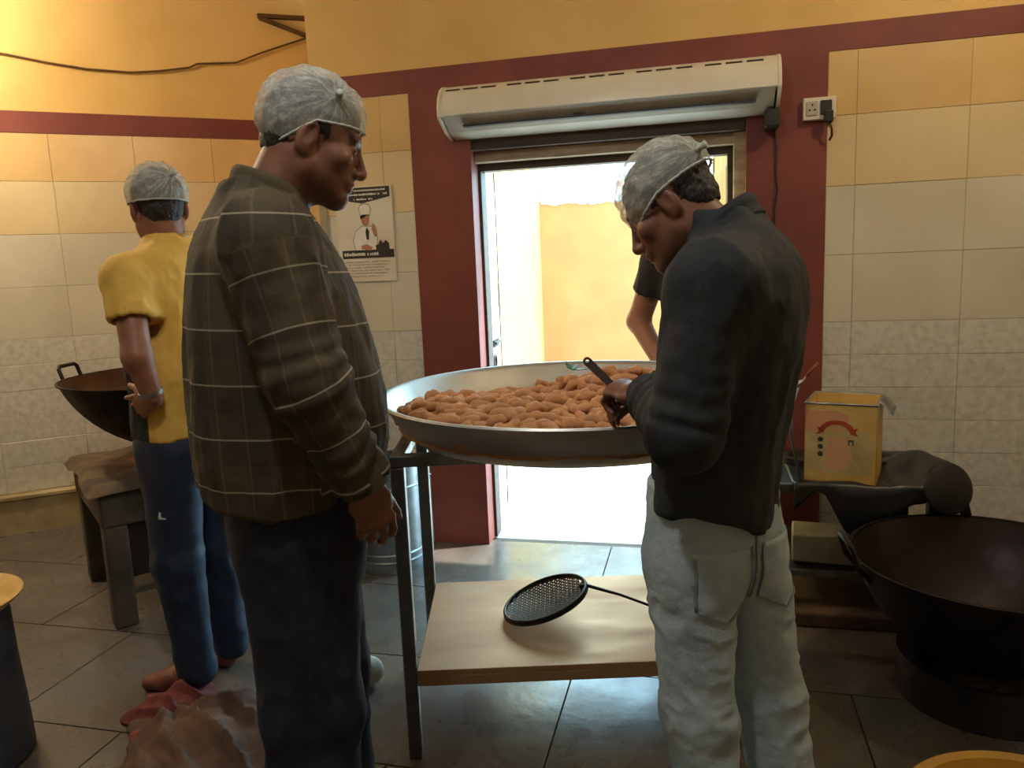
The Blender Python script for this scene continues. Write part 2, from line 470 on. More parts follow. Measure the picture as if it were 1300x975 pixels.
BW = (-0.424, 3.844, 0.0); BR = R(-14)
LW = (-2.761, 4.364, 0.0); LR = R(26)
H = 3.15
OS0, OS1, OZ = 0.28, 1.53, 2.0            # door opening in the back wall
wall_back = struct('wall_back', B().box((-0.52, 0, 0), (OS0, 0.22, H)).box((OS1, 0, 0), (3.35, 0.22, H)).box((OS0, 0, OZ), (OS1, 0.22, H)), 'yellow_paint', BW, BR)
wall_left = struct('wall_left', B().box((-1.4, 0, 0), (2.75, 0.2, H)), 'yellow_paint', LW, LR)
struct('wall_return', B().box((-0.52, 0.22, 0), (-0.34, 1.55, H)), 'yellow_paint', BW, BR)
struct('wall_right', B().box((2.75, -2.7, 0), (2.95, 3.2, H)), 'white_wash')
struct('wall_rear', B().box((-4.1, -2.7, 0), (2.9, -2.5, H)), 'white_wash')
struct('wall_side', B().box((-4.15, -2.7, 0), (-3.95, 3.95, H)), 'white_wash')
bwp = lambda s, y: (BW[0] + s * math.cos(BR) - y * math.sin(BR), BW[1] + s * math.sin(BR) + y * math.cos(BR))
struct('ceiling', B().prism([(-4.15, -2.7), (2.95, -2.7), (2.95, 3.3), bwp(3.35, .22), bwp(-0.34, .22), bwp(-0.34, 1.6), (-4.15, 3.75)], 'z', H, H + 0.12), 'ceiling_paint')

# tiles, each a piece of its own, on a grout bed
tile_me = {}
def tile(parent, x0, x1, z0, z1, stone):
    g = 0.0009
    w, h = round(x1 - x0, 3), round(z1 - z0, 3)
    if w < 0.02 or h < 0.02: return
    key = (w, h, stone)
    if key not in tile_me:
        c = 0.0014; t = 0.0065
        V = [(g, -.003, g), (w - g, -.003, g), (w - g, -.003, h - g), (g, -.003, h - g),
             (g, -t + c, g), (w - g, -t + c, g), (w - g, -t + c, h - g), (g, -t + c, h - g),
             (g + c, -t, g + c), (w - g - c, -t, g + c), (w - g - c, -t, h - g - c), (g + c, -t, h - g - c)]
        F = [(8, 9, 10, 11)]
        for a in (0, 4):
            for i in range(4):
                j = (i + 1) % 4
                F.append((a + i, a + j, a + 4 + j, a + 4 + i))
        tile_me[key] = make_mesh('tile', V, F, stone)
    o = link_mesh('tile', tile_me[key], parent, (x0, RNG.uniform(-0.0012, 0.0004), z0))
    return o
def tiling(parent, s0, s1, joint, zbase):
    B().box((s0, -0.0035, zbase), (s1, 0.0, 2.23)).build('grout_bed', 'grout', parent)
    xs = [joint + 0.427 * k for k in range(-12, 14)]
    zs = [1.10 - 0.145 * k for k in range(0, 9)][::-1] + [1.39, 1.68, 1.97, 2.23]
    zs = [zbase] + [z for z in zs if z > zbase + 0.03]
    for a, b in zip(xs, xs[1:]):
        x0, x1 = max(a, s0), min(b, s1)
        if x1 - x0 < 0.02: continue
        for z0, z1 in zip(zs, zs[1:]):
            tile(parent, x0, x1, z0, z1, 'tile_stone' if z1 < 1.12 else 'tile_amber' if z0 > 1.9 else 'tile_cream' if z0 > 1.6 else 'tile_plain')
tiling(wall_back, -0.52, -0.01, 1.974, 0.0)
tiling(wall_back, 1.858, 2.75, 1.974, 0.0)
tiling(wall_left, -0.60, 2.2, 0.26, 0.225)

# painted bands and the surround of the door
B().box((-0.52, -0.010, 2.23), (3.2, 0.0, 2.335)).build('painted_band', 'maroon_paint', wall_back)
B().box((-0.01, -0.011, 0.0), (OS0, 0.0, 2.23)).build('painted_surround', 'maroon_paint', wall_back)
B().box((OS1, -0.011, 0.0), (1.858, 0.0, 2.23)).build('painted_surround', 'maroon_paint', wall_back)
B().box((OS0, -0.011, 0.0), (OS0 + 0.006, 0.10, OZ)).build('painted_reveal', 'maroon_paint', wall_back)
B().box((OS0, -0.011, OZ), (OS1, 0.0, 2.23)).build('painted_lintel', 'maroon_paint', wall_back)
B().box((-1.3, -0.010, 2.23), (2.3, 0.0, 2.345)).build('painted_band', 'maroon_paint', wall_left)
# plinth with a ledge at the foot of the left wall
pl = B().box((-1.2, -0.07, 0.0), (2.2, 0.0, 0.195))
struct('baseboard_left', pl, 'plinth_paint', LW, LR)
struct('trim_1', B().box((-1.2, -0.085, 0.200), (2.2, 0.0, 0.222)), 'plinth_paint', LW, LR, bevel=0.004)

# door: frame and two leaves swung outwards
door = empty('door_1', BW, BR); door['kind'] = 'structure'
B().box((OS0, 0.0, 1.945), (OS1, 0.09, OZ)).box((OS0, 0.09, 1.93), (OS1, 0.14, OZ)).build('frame_head', 'wood_dark', door, bevel=0.004)
B().box((OS0, 0.055, 1.895), (OS1, 0.115, 1.945)).build('frame_head_strip', 'wood_cream', door, bevel=0.004)
B().box((OS0, 0.115, 1.86), (OS1, 0.19, 1.93)).build('frame_rear_head', 'wood_dark', door, bevel=0.004)
B().box((OS1 - 0.05, 0.03, 0), (OS1, 0.10, 1.945)).build('frame_jamb', 'wood_cream', door, bevel=0.004)
B().box((OS1 - 0.075, 0.10, 0), (OS1, 0.19, 1.86)).build('frame_jamb', 'wood_dark', door, bevel=0.004)
B().box((OS0, 0.10, 0), (OS0 + 0.02, 0.19, 1.86)).build('frame_jamb', 'wood_dark', door, bevel=0.004)
def leaf(p, q, material, side):
    """door leaf from hinge p to free edge q (world xy)"""
    d = Vector((q[0] - p[0], q[1] - p[1], 0)); L = d.length; a = math.atan2(d.y, d.x)
    e = empty('door_2' if side > 0 else 'door_3', (p[0], p[1], 0), a); e['kind'] = 'structure'
    B().box((0, -0.018, 0.015), (L, 0.018, 1.925)).build('panel_board', material, e, bevel=0.004)
    f = -0.018 if side > 0 else 0.018
    for z0, z1 in ((0.12, 0.62), (0.74, 1.18), (1.30, 1.82)):
        y0, y1 = sorted((f, f + math.copysign(0.010, f)))
        B().box((0.09, y0, z0), (L - 0.09, y1, z1)).build('raised_panel', material, e, bevel=0.008)
    y0, y1 = sorted((f, f + math.copysign(0.006, f)))
    for x in (0.03, L - 0.045):
        B().box((x, y0, 0.04), (x + 0.012, y1, 1.9)).build('edge_bead', 'wood_dark', e)
    k = math.copysign(1, f)
    B().box((L * .3, min(f, f + k * .018), 0.98), (L * .3 + .14, max(f, f + k * .018), 1.015)).tube([(L * .3 + .02, f + k * .02, 0.998), (L * .3 + .2, f + k * .02, 0.998)], .007).build('bolt', 'iron_dark', e)
    ring = [(L * .35 + .035 * math.cos(t), f + k * .015, 0.90 + .035 * math.sin(t)) for t in np.linspace(0, 2 * math.pi, 17)[:-1]]
    B().tube(ring, .005, 8, True).build('ring_handle', 'iron_dark', e, smooth=True)
    return e
leaf((-0.140, 3.90), (-0.066, 4.36), 'door_pink', 1)
leaf((1.055, 3.60), (1.105, 4.12), 'door_tan', -1)

# ------------------------------------------------------------------ the yard behind the door
struct('ground_yard', B().prism([bwp(-0.3, .12), bwp(3.3, .12), (5.5, 12.0), (0.2, 12.0)], 'z', -0.2, -0.013), 'outdoor_ground')
dv = Vector((0.60, 5.53, 0)).normalized(); nv = Vector((-dv.y, dv.x, 0))
a = Vector((-0.20, 4.02, 0)); b2 = Vector((0.42, 9.55, 0))
struct('wall_yard_side', B().prism([tuple(a.xy), tuple(b2.xy), tuple((b2 + nv * .2).xy), tuple((a + nv * .2).xy)], 'z', -0.1, 3.3), 'pale_wall')
struct('wall_yard_end', B().box((0.3, 9.5, -0.1), (5.4, 9.72, 2.12)), 'ochre_wall')
def tarp_fn(u, v):
    x = 0.43 + 2.1 * u
    n = vnoise(np.array([x * 7, v * 3, 1.3])).item()
    hem = 0.03 * vnoise(np.array([x * 22, 4.2, .3])).item()
    if v < 0.35:
        t = v / 0.35
        return (x, 9.485 - 0.01 * n * t, 2.07 + hem * (1 - t) + 0.07 * t)
    t = (v - 0.35) / 0.65
    return (x, 9.50 + 0.35 * t + 0.03 * n, 2.145 + 0.75 * t + 0.03 * n)
V, F = grid_mesh(tarp_fn, 60, 22)
tp = link_mesh('plastic_sheet', make_mesh('plastic_sheet', V, F, 'tarp', True))
tp.modifiers.new('solid', 'SOLIDIFY').thickness = 0.004
tag(tp, 'white plastic sheet with ragged hem over the ochre yard wall outside', 'sheet')

# ------------------------------------------------------------------ fittings on the walls
# air curtain over the door
ac = empty('air_curtain', BW, BR, 'long white air curtain unit mounted above the doorway', 'air curtain')
prof = [(0.0, 2.222), (-0.075, 2.222), (-0.115, 2.213), (-0.155, 2.19), (-0.182, 2.155), (-0.195, 2.115), (-0.197, 2.078), (-0.19, 2.066), (-0.10, 2.016), (-0.02, 1.995), (0.0, 1.995)]
B().prism(prof[:7] + [(-0.19, 2.075), (0, 2.075)], 'x', 0.205, 1.645).build('housing', 'white_plastic', ac, smooth=True, angle=25)
B().prism([(0, 2.075), (-0.188, 2.074), (-0.10, 2.016), (-0.02, 1.995), (0, 1.995)], 'x', 0.215, 1.635).build('underside', 'plastic_grey', ac)
for x0, x1 in ((0.192, 0.206), (1.644, 1.658)):
    B().prism([(y * 1.02, z + (0.002 if z > 2.1 else -0.002)) for y, z in prof], 'x', x0, x1).build('end_cap', 'white_plastic', ac, bevel=0.002)
B().box((0.30, -0.165, 2.028), (1.56, -0.13, 2.036), Matrix.Identity(4)).build('air_outlet', 'plastic_dark', ac)
x = 0.225
for g in range(5):
    for k in range(3):
        # a slot lies on the curved upper front
        p, q = Vector((-0.148, 2.195)), Vector((-0.158, 2.187))
        nn = Vector((-0.62, 0.78)) * 0.0012
        B().prism([(p.x, p.y), (q.x, q.y), (q.x + nn.x, q.y + nn.y), (p.x + nn.x, p.y + nn.y)], 'x', x, x + 0.066).build('vent_slot', 'plastic_dark', ac)
        x += 0.083
    x += 0.034
B().box((0.80, -0.150, 2.040), (0.845, -0.125, 2.050)).build('rating_sticker', 'plastic_dark', ac)
B().box((1.60, -0.12, 1.93), (1.66, -0.01, 2.005)).build('cable_gland', 'plastic_dark', ac, bevel=0.008)
pts = [(1.645, -0.02, 1.95), (1.655, -0.018, 1.85), (1.652, -0.018, 1.75), (1.66, -0.018, 1.68), (1.648, -0.018, 1.60), (1.652, -0.018, 1.45), (1.65, -0.018, 1.2), (1.655, -0.018, 0.7)]
cb = B().tube(pts, 0.0045, 8).build('power_cable', 'cable_black', None, smooth=True, loc=BW, rz=BR)
tag(cb, 'black power cable hanging down the maroon door surround', 'cable')

# switch board
sb = empty('switch_board', BW, BR, 'small white switch board with sockets at edge of maroon surround', 'switch board')
B().box((1.758, -0.045, 1.955), (1.888, -0.011, 2.045)).build('box', 'white_plastic', sb, bevel=0.004)
B().box((1.770, -0.052, 1.972), (1.815, -0.045, 2.030)).build('socket', 'plastic_grey', sb, bevel=0.003)
for dx, dz in ((0.012, 0.022), (0.033, 0.022), (0.0225, 0.042)):
    B().lathe([(0.0001, 0), (0.004, 0), (0.004, 0.002), (0.0001, 0.002)], n=10, mtx=Matrix.Rotation(R(90), 4, 'X')).build('socket_hole', 'plastic_dark', sb, loc=(1.770 + dx, -0.052, 1.972 + dz))
B().box((1.825, -0.054, 1.972), (1.870, -0.045, 2.030)).build('switch', 'plastic_dark', sb, bevel=0.003)
pg = B().box((1.838, -0.085, 1.935), (1.872, -0.052, 1.985)).build('plug', 'plastic_dark', sb, bevel=0.006)
B().tube([(1.856, -0.07, 1.94), (1.868, -0.068, 1.91), (1.872, -0.05, 1.885), (1.866, -0.03, 1.87)], 0.005, 8).build('plug_lead', 'cable_brown', pg, smooth=True)

# poster with a cook
po = empty('poster', BW, BR, 'white poster of a cook with dark header band on tiled wall', 'poster')
px0, px1, pz0, pz1 = -0.425, -0.125, 1.352, 1.815
def sheet(name, poly, y0, y1, material, parent):
    return B().prism(poly, 'y', y0, y1).build(name, material, parent)
sheet('sheet', [(px0, pz0), (px1, pz0), (px1, pz1), (px0, pz1)], -0.0125, -0.0105, 'paper', po)
hd = sheet('header_band', [(px0 + .005, pz1 - .055), (px0 + .14, pz1 - .082), (px1 - .01, pz1 - .055), (px1 - .01, pz1 - .005), (px0 + .005, pz1 - .005)], -0.0135, -0.0125, 'print_dark', po)
bn = sheet('banner', [(px0 + .02, pz0 + .115), (px1 - .005, pz0 + .115), (px1 - .005, pz0 + .155), (px0 + .02, pz0 + .155)], -0.0135, -0.0125, 'print_dark', po)
def strokes(parent, x0, x1, z, h, material, seed, name='print_line'):
    """a line of lettering too small to read, as short strokes"""
    r = random.Random(seed); b = B(); x = x0
    while x < x1 - 0.004:
        w = r.uniform(0.003, 0.0075)
        zz = r.uniform(0, h * 0.35)
        if r.random() > 0.16:
            b.box((x, -0.0142, z + zz * .3), (x + w, -0.0125, z + h - zz))
        x += w + r.uniform(0.0012, 0.003)
    o = b.build(name, material, parent); o['kind'] = 'stuff'
    return o
strokes(hd, px0 + .03, px1 - .03, pz1 - .024, 0.010, 'print_white', 1)
strokes(hd, px0 + .02, px1 - .025, pz1 - .044, 0.010, 'print_white', 2)
strokes(hd, px0 + .10, px1 - .10, pz1 - .066, 0.009, 'print_white', 3)
strokes(bn, px0 + .03, px1 - .08, pz0 + .127, 0.017, 'print_white', 4)
for i in range(6):
    strokes(po, px0 + .03 + .02 * (i % 2), px1 - .03 - .015 * (i % 3), pz0 + .095 - i * .014, 0.006, 'print_grey', 10 + i)
ck = empty('cook_print', (0, 0, 0)); ck.parent = po
cx, cz = px0 + .155, pz0 + .155
def blob(name, pts, material, y):
    return sheet(name, [(cx + a, cz + c) for a, c in pts], y, y + 0.0008, material, ck)
blob('hat', [(-.022, .165), (.018, .165), (.028, .195), (.022, .215), (0, .222), (-.024, .214), (-.03, .195)], 'print_white', -0.0140)
blob('hat_shade', [(-.026, .160), (.021, .160), (.034, .196), (.024, .222), (0, .229), (-.028, .220), (-.036, .196)], 'print_grey', -0.0133)
blob('face', [(-.018, .125), (0, .115), (.014, .125), (.02, .15), (.018, .165), (-.022, .165), (-.022, .145)], 'print_skin', -0.0142)
blob('hair', [(-.026, .15), (-.018, .152), (-.020, .172), (.02, .172), (.022, .166), (-.028, .168)], 'print_dark', -0.0145)
blob('jacket', [(-.06, .0), (.05, .0), (.056, .06), (.03, .112), (-.02, .115), (-.055, .09), (-.07, .05)], 'print_white', -0.0137)
blob('jacket_outline', [(-.065, .0), (.054, .0), (.060, .062), (.033, .117), (-.022, .120), (-.058, .094), (-.076, .05)], 'print_grey', -0.0131)
blob('scarf', [(.0, .05), (.012, .05), (.016, .09), (.004, .11), (-.004, .09)], 'print_dark', -0.0146)
blob('arm', [(.03, .10), (.045, .06), (.058, .07), (.05, .115), (.036, .13)], 'print_skin', -0.0146)
blob('hands', [(-.03, .005), (.02, -.004), (.03, .012), (0, .028), (-.03, .022)], 'print_skin', -0.0148)
blob('dish', [(.05, -.01), (.12, -.01), (.115, .03), (.10, .045), (.085, .03), (.072, .048), (.06, .025), (.045, .02)], 'print_dark', -0.0147)
sh2 = B().box((-0.515, -0.0135, 1.46), (-0.475, -0.0105, 1.77)).build('notice_sheet', 'paper_grey', None, loc=BW, rz=BR)
tag(sh2, 'narrow grey notice sheet on the tiles left of the cook poster', 'paper')

# wire and bracket on the left wall, lamp above the frame, two added fill bulbs
wpts = [(-0.5, 2.72), (0.089, 2.64), (0.306, 2.607), (0.495, 2.586), (0.714, 2.582), (0.86, 2.598), (1.035, 2.630), (1.08, 2.654), (1.305, 2.677), (1.449, 2.742), (1.72, 2.847), (1.95, 2.93)]
wr = B().tube([(s, -0.012, z) for s, z in wpts], 0.0055, 8).build('wall_wire', 'cable_brown', None, smooth=True, loc=LW, rz=LR)
tag(wr, 'thin brown wire sagging across the yellow wall', 'wire')
br = empty('wall_bracket', LW, LR, 'brown three-cornered wooden bracket high on the yellow wall', 'bracket')
B().bar((1.45, -0.02, 2.955), (1.80, -0.02, 2.968), 0.03, 0.022).build('top_bar', 'cable_brown', br)
B().bar((1.46, -0.02, 2.945), (1.80, -0.02, 2.845), 0.03, 0.02).build('stay', 'cable_brown', br)

def lamp(loc, label, power, col, glow='bulb_glow'):
    e = empty('lamp_or_fill', loc, 0, label, 'lamp')
    B().lathe([(0.0001, 0.20), (0.05, 0.20), (0.05, 0.17), (0.02, 0.165), (0.022, 0.07), (0.0001, 0.07)], n=20).build('holder', 'plastic_dark', e, smooth=True, angle=30)
    B().lathe([(0.0001, 0.075), (0.018, 0.07), (0.02, 0.05), (0.038, 0.015), (0.04, -0.01), (0.03, -0.035), (0.0001, -0.048)], n=24).build('bulb', glow, e, smooth=True)
    l = bpy.data.lights.new('lamp_light', 'POINT'); l.energy = power; l.color = col; l.shadow_soft_size = 0.05
    o = bpy.data.objects.new('lamp_light', l); COL.objects.link(o); o.parent = e; o.location = (0, 0, -0.06)
    return e
lamp((-2.95, 3.60, 2.95), 'bare warm bulb hanging from the ceiling near the left wall', 80, (1.0, 0.86, 0.64))
lamp((1.75, 2.0, 2.95), 'added unseen warm fill bulb under the ceiling near the right wall', 26, (1.0, 0.84, 0.60))  # added fill, out of view, warming the upper right wall
lamp((-0.4, 0.8, 2.93), 'added unseen cool white fill bulb under the ceiling over the kitchen middle', 30, (0.96, 0.98, 1.0), 'fill_glow_cool')  # invented cool fill, out of view, to light the men from overhead

# ------------------------------------------------------------------ steel table with a shelf
TX0, TX1, TY0, TY1 = -0.345, 0.715, 2.05, 2.66
tb = empty('steel_table', ((TX0 + TX1) / 2, (TY0 + TY1) / 2, 0), 0, 'steel work table with a low shelf carrying the huge snack pan', 'table')
hx, hy = (TX1 - TX0) / 2, (TY1 - TY0) / 2
for sx in (-1, 1):
    for sy in (-1, 1):
        x, y = sx * (hx - 0.02), sy * (hy - 0.02)
        B().box((x - 0.019, y - 0.019, 0.0), (x + 0.019, y + 0.019, 0.875)).build('leg', 'steel_frame', tb, bevel=0.004)
for sy in (-1, 1):
    B().box((-hx, sy * (hy - .02) - .019, 0.876), (hx, sy * (hy - .02) + .019, 0.908)).build('top_rail', 'steel_frame', tb, bevel=0.003)
for sx in (-1, 1):
    B().box((sx * (hx - .02) - .019, -hy + .04, 0.876), (sx * (hx - .02) + .019, hy - .04, 0.908)).build('top_rail', 'steel_frame', tb, bevel=0.003)
B().box((-hx + .0405, -hy - .004, 0.262), (hx - .0405, hy - .002, 0.28)).box((-hx + .0405, -hy - .004, 0.232), (hx - .0405, -hy, 0.262)).build('shelf', 'steel_sheet', tb, bevel=0.002)
for sy in (-1, 1):
    B().box((-hx + .041, sy * (hy - .03) - .012, 0.225), (hx - .041, sy * (hy - .03) + .012, 0.2615)).build('shelf_rail', 'steel_frame', tb)

# ------------------------------------------------------------------ huge pan
PX, PY, PZ = 0.20, 2.33, 0.910
pan = empty('snack_pan', (PX, PY, PZ), 0, 'huge shallow round metal pan full of brown snacks on the steel table', 'pan')
outer = [(0.0001, 0.0), (0.47, 0.0), (0.505, 0.006), (0.535, 0.03), (0.565, 0.075), (0.588, 0.112), (0.602, 0.116), (0.606, 0.121), (0.602, 0.126), (0.590, 0.124)]
inner = [(0.580, 0.112), (0.556, 0.075), (0.527, 0.035), (0.50, 0.014), (0.47, 0.008), (0.0001, 0.008)]
B().lathe(outer + inner, n=96).build('bowl', 'aluminium', pan, smooth=True, angle=50)
for s in (-1, 1):
    hp = [(s * (0.567 + 0.05 * math.sin(t)), 0.11 * math.cos(t), 0.088) for t in np.linspace(0, math.pi, 11)]
    B().tube(hp, 0.009, 8).build('grip', 'aluminium', pan, smooth=True)

# snacks: a heap of finger-shaped pieces
def snack_mesh(seed):
    r = np.random.default_rng(seed); n = 8; V = []; F = []
    L = r.uniform(0.028, 0.037); rad = r.uniform(0.0145, 0.0185); bend = r.uniform(-0.012, 0.012)
    st = [-1, -0.82, -0.42, 0.05, 0.45, 0.84, 1]
    pr = [0.28, 0.76, 1.0, 0.94, 1.0, 0.74, 0.26]
    for t, q in zip(st, pr):
        for k in range(n):
            a = 2 * math.pi * k / n
            rr = rad * q * (1 + r.uniform(-0.11, 0.11))
            V.append((t * L + r.uniform(-.0012, .0012), bend * (1 - t * t) + rr * math.cos(a), rr * 0.92 * math.sin(a)))
    for i in range(len(st) - 1):
        for k in range(n):
            l = (k + 1) % n
            F.append((i * n + k, i * n + l, (i + 1) * n + l, (i + 1) * n + k))
    F.append(tuple(reversed(range(n)))); F.append(tuple(range((len(st) - 1) * n, len(st) * n)))
    return V, F
SN = [snack_mesh(i) for i in range(7)]
SNM = [make_mesh('snack', V, F, 'snack', True) for V, F in SN]
def heap(x, y):
    """height of the heap in the pan"""
    dx, dy = x - PX, y - PY; rr = math.hypot(dx, dy)
    z = 0.992 + 0.012 * vnoise(np.array([x * 7, y * 7, 0.5])).item()
    z += 0.052 * math.exp(-((x - 0.36) ** 2 / 0.045 + (y - 2.52) ** 2 / 0.02))
    z += 0.012 * math.exp(-((x + 0.1) ** 2 / 0.03 + (y - 2.2) ** 2 / 0.03))
    back = max(0.0, dy - 0.18)
    z -= 0.26 * back
    if rr > 0.46: z -= 0.25 * (rr - 0.46)
    return z
spots = []
rr_ = random.Random(5)
tries = 0
while tries < 26000:
    tries += 1
    a = rr_.uniform(0, 2 * math.pi); q = 0.545 * math.sqrt(rr_.random())
    x, y = PX + q * math.cos(a), PY + q * math.sin(a)
    if y > PY + 0.44: continue
    if all((x - u) ** 2 + (y - v) ** 2 > 0.039 ** 2 for u, v in spots): spots.append((x, y))
spots.sort(key=lambda p: p[1])
mount_V, mount_F = [], []
for i, (x, y) in enumerate(spots):
    k = rr_.randrange(7)
    yaw = rr_.uniform(-1.0, 1.0) if rr_.random() < 0.7 else rr_.uniform(0, math.pi)
    q = math.hypot(x - PX, y - PY)
    lim = 0.35 if q < 0.48 else 0.12
    rot = (Matrix.Rotation(yaw, 4, 'Z') @ Matrix.Rotation(rr_.uniform(-lim, lim), 4, 'Y') @ Matrix.Rotation(rr_.uniform(0, 6), 4, 'X'))
    z = heap(x, y) + rr_.uniform(-0.003, 0.012)
    if q > 0.50: yaw = math.atan2(y - PY, x - PX) + math.pi / 2; rot = Matrix.Rotation(yaw, 4, 'Z')
    mw = Matrix.Translation((x, y, z)) @ rot
    if i < 296:
        o = bpy.data.objects.new('fried_snack', SNM[k]); COL.objects.link(o)
        o.matrix_world = mw
        tag(o, 'golden brown finger-shaped fried snack in the huge round pan', 'snack', 'fried snacks heaped in the huge pan')
    else:
        n0 = len(mount_V); Vk, Fk = SN[k]
        mount_V += [mw @ Vector(v) for v in Vk]; mount_F += [tuple(j + n0 for j in f) for f in Fk]
# the pieces further down and at the far side of the heap
def under(u, v):
    a = 2 * math.pi * u; q = 0.548 * v
    x, y = PX + q * math.cos(a), PY + q * math.sin(a)
    y = min(y, PY + 0.44 + 0.02 * math.sin(9 * u))
    z = heap(x, y) - 0.006 + 0.006 * vnoise(np.array([x * 40, y * 40, 2.0])).item()
    if v > 0.97: z = max(0.945, z - 0.02)
    return (x, y, z)
Vu, Fu = grid_mesh(under, 90, 30, True)
n0 = len(mount_V); mount_V += [Vector(v) for v in Vu]; mount_F += [tuple(j + n0 for j in f) for f in Fu]
ho = link_mesh('snack_heap', make_mesh('snack_heap', mount_V, mount_F, 'snack', True))
tag(ho, 'deep heap of brown fried snacks filling the huge pan', 'snacks', None, 'stuff')
gl = B()
for k in range(3):
    a = R(20 + 50 * k)
    gl.prism([(0, 0), (0.016, 0.012), (0.045, 0.003), (0.055, -0.004), (0.02, -0.010)], 'z', 0, 0.003, Matrix.Rotation(a, 4, 'Z') @ Matrix.Rotation(R(-14 * k), 4, 'Y'))
tag(gl.build('green_leaf', 'green_leaf', None, loc=(0.205, 2.56, 1.052), bevel=0.001), 'small green leaf sprig lying on top of the snack heap', 'leaf')

# ------------------------------------------------------------------ skimmer on the shelf
dc = Vector((0.077, 2.345, 0.349)); ax = Vector((0.945, -0.10, 0.31)).normalized()      # handle-side direction of the dish
sy_ = Vector((0.12, 0.985, 0.05)); sy_ = (sy_ - ax * sy_.dot(ax)).normalized(); sz_ = ax.cross(sy_)
mt = Matrix((ax, sy_, sz_)).transposed().to_4x4(); mt.translation = dc
sk = empty('skimmer', (0.077, 2.345, 0.28), 0, 'dark perforated round skimmer with a thin handle lying on the table shelf', 'skimmer')
loc_ = lambda v: (mt @ Vector(v)) - Vector((0.077, 2.345, 0.28))
RS = 0.138
def dish(x, y): return -0.020 * (1 - (x * x + y * y) / (RS * RS))
b = B(); cell = 0.0155; m_ = int(RS / cell) + 1
for i in range(-m_, m_ + 1):
    for j in range(-m_, m_ + 1):
        cx_, cy_ = i * cell, j * cell
        if math.hypot(cx_, cy_) > RS - 0.006: continue
        V = []; F = []
        for k in range(8):
            t = math.pi / 4 * k + math.pi / 8
            ox, oy = math.cos(t), math.sin(t); s = 0.5 * cell / max(abs(ox), abs(oy))
            for q in (s, 0.0030):
                x, y = cx_ + ox * q, cy_ + oy * q
                V.append(loc_((x, y, dish(x, y))))
        for k in range(8):
            l = (k + 1) % 8
            F.append((2 * k, 2 * l, 2 * l + 1, 2 * k + 1))
        b.add(V, F)
pd = b.build('perforated_dish', 'soot_metal', sk)
pd.modifiers.new('solid', 'SOLIDIFY').thickness = 0.002
B().tube([loc_((RS * math.cos(t), RS * math.sin(t), 0)) for t in np.linspace(0, 2 * math.pi, 49)[:-1]], 0.0055, 8, True).tube([loc_(((RS + .002) * math.cos(t), (RS + .002) * math.sin(t), -.008)) for t in np.linspace(0, 2 * math.pi, 49)[:-1]], 0.005, 8, True).build('rim', 'soot_metal', sk, smooth=True)
e0 = loc_((RS, 0, 0)); e1 = Vector((0.56, 2.24, 0.289)) - Vector((0.077, 2.345, 0.28))
B().tube([loc_((RS - .02, 0, .002)), e0, e0.lerp(e1, 0.3) + Vector((0, 0, .006)), e0.lerp(e1, .75), e1], [0.006, 0.006, 0.0042, 0.0042, 0.0055], 8).build('handle', 'soot_metal', sk, smooth=True)

# ------------------------------------------------------------------ drum behind the table
dr = empty('steel_drum', (-0.62, 3.58, 0), 0, 'ribbed steel drum standing against the tiles left of the doorway', 'drum')
B().lathe([(0.0001, 0), (0.165, 0), (0.168, 0.02), (0.165, 0.035), (0.165, 0.05), (0.171, 0.056), (0.165, 0.062), (0.165, 0.085), (0.171, 0.091), (0.165, 0.097), (0.165, 0.40), (0.171, 0.407), (0.165, 0.414), (0.165, 0.52), (0.172, 0.526), (0.165, 0.53), (0.155, 0.52), (0.155, 0.03), (0.0001, 0.03)], n=56).build('shell', 'galvanised', dr, smooth=True, angle=35)
for a in (200, 20):
    c, s = math.cos(R(a)), math.sin(R(a))
    B().tube([(0.166 * c - s * t * .05, 0.166 * s + c * t * .05, 0.43 + 0) if abs(t) == 1 else ((0.205) * c - s * t * .05, (0.205) * s + c * t * .05, 0.425) for t in (-1, -.8, .8, 1)], 0.006, 8).build('lug', 'galvanised', dr, smooth=True)

# ------------------------------------------------------------------ wok maker
def wok(name, c, rad, depth, label, cat, inside, handle_angles, tilt=None):
    e = empty(name, c, 0, label, cat)
    pr = []
    for t in np.linspace(0, 1, 13):
        a = t * 1.22
        pr.append((max(1e-4, rad * math.sin(a) / math.sin(1.22)), depth * (1 - math.cos(a)) / (1 - math.cos(1.22))))
    out = pr + [(rad + 0.010, depth + 0.002), (rad + 0.011, depth + 0.009)]
    B().lathe(out + [(rad - 0.001, depth + 0.008)], n=72, cap=False).build('bowl', 'wok_iron', e, smooth=True, angle=40)
    inn = [(max(1e-4, r - 0.006), z + 0.007) for r, z in pr]
    B().lathe(inn[::-1], n=72, cap=False).build('inside_face', inside, e, smooth=True)
    for a in handle_angles:
        c_, s_ = math.cos(R(a)), math.sin(R(a))
        def P(rr, tt, z): return (rr * c_ - tt * s_, rr * s_ + tt * c_, z)
        w = 0.07
        h = B().tube([P(rad - .03, -w, depth - .055), P(rad + .012, -w, depth - .01), P(rad + .03, -w, depth + .05), P(rad + .034, -w * .8, depth + .062), P(rad + .034, w * .8, depth + .062), P(rad + .03, w, depth + .05), P(rad + .012, w, depth - .01), P(rad - .03, w, depth - .055)], 0.009, 8)
        h.build('loop_handle', 'soot_metal', e, smooth=True)
    return e
wok('iron_wok', (-1.52, 3.5, 0.65), 0.48, 0.325, 'big black iron wok with brown inside on the hearth by the left wall', 'wok', 'wok_inside', (178, -2))

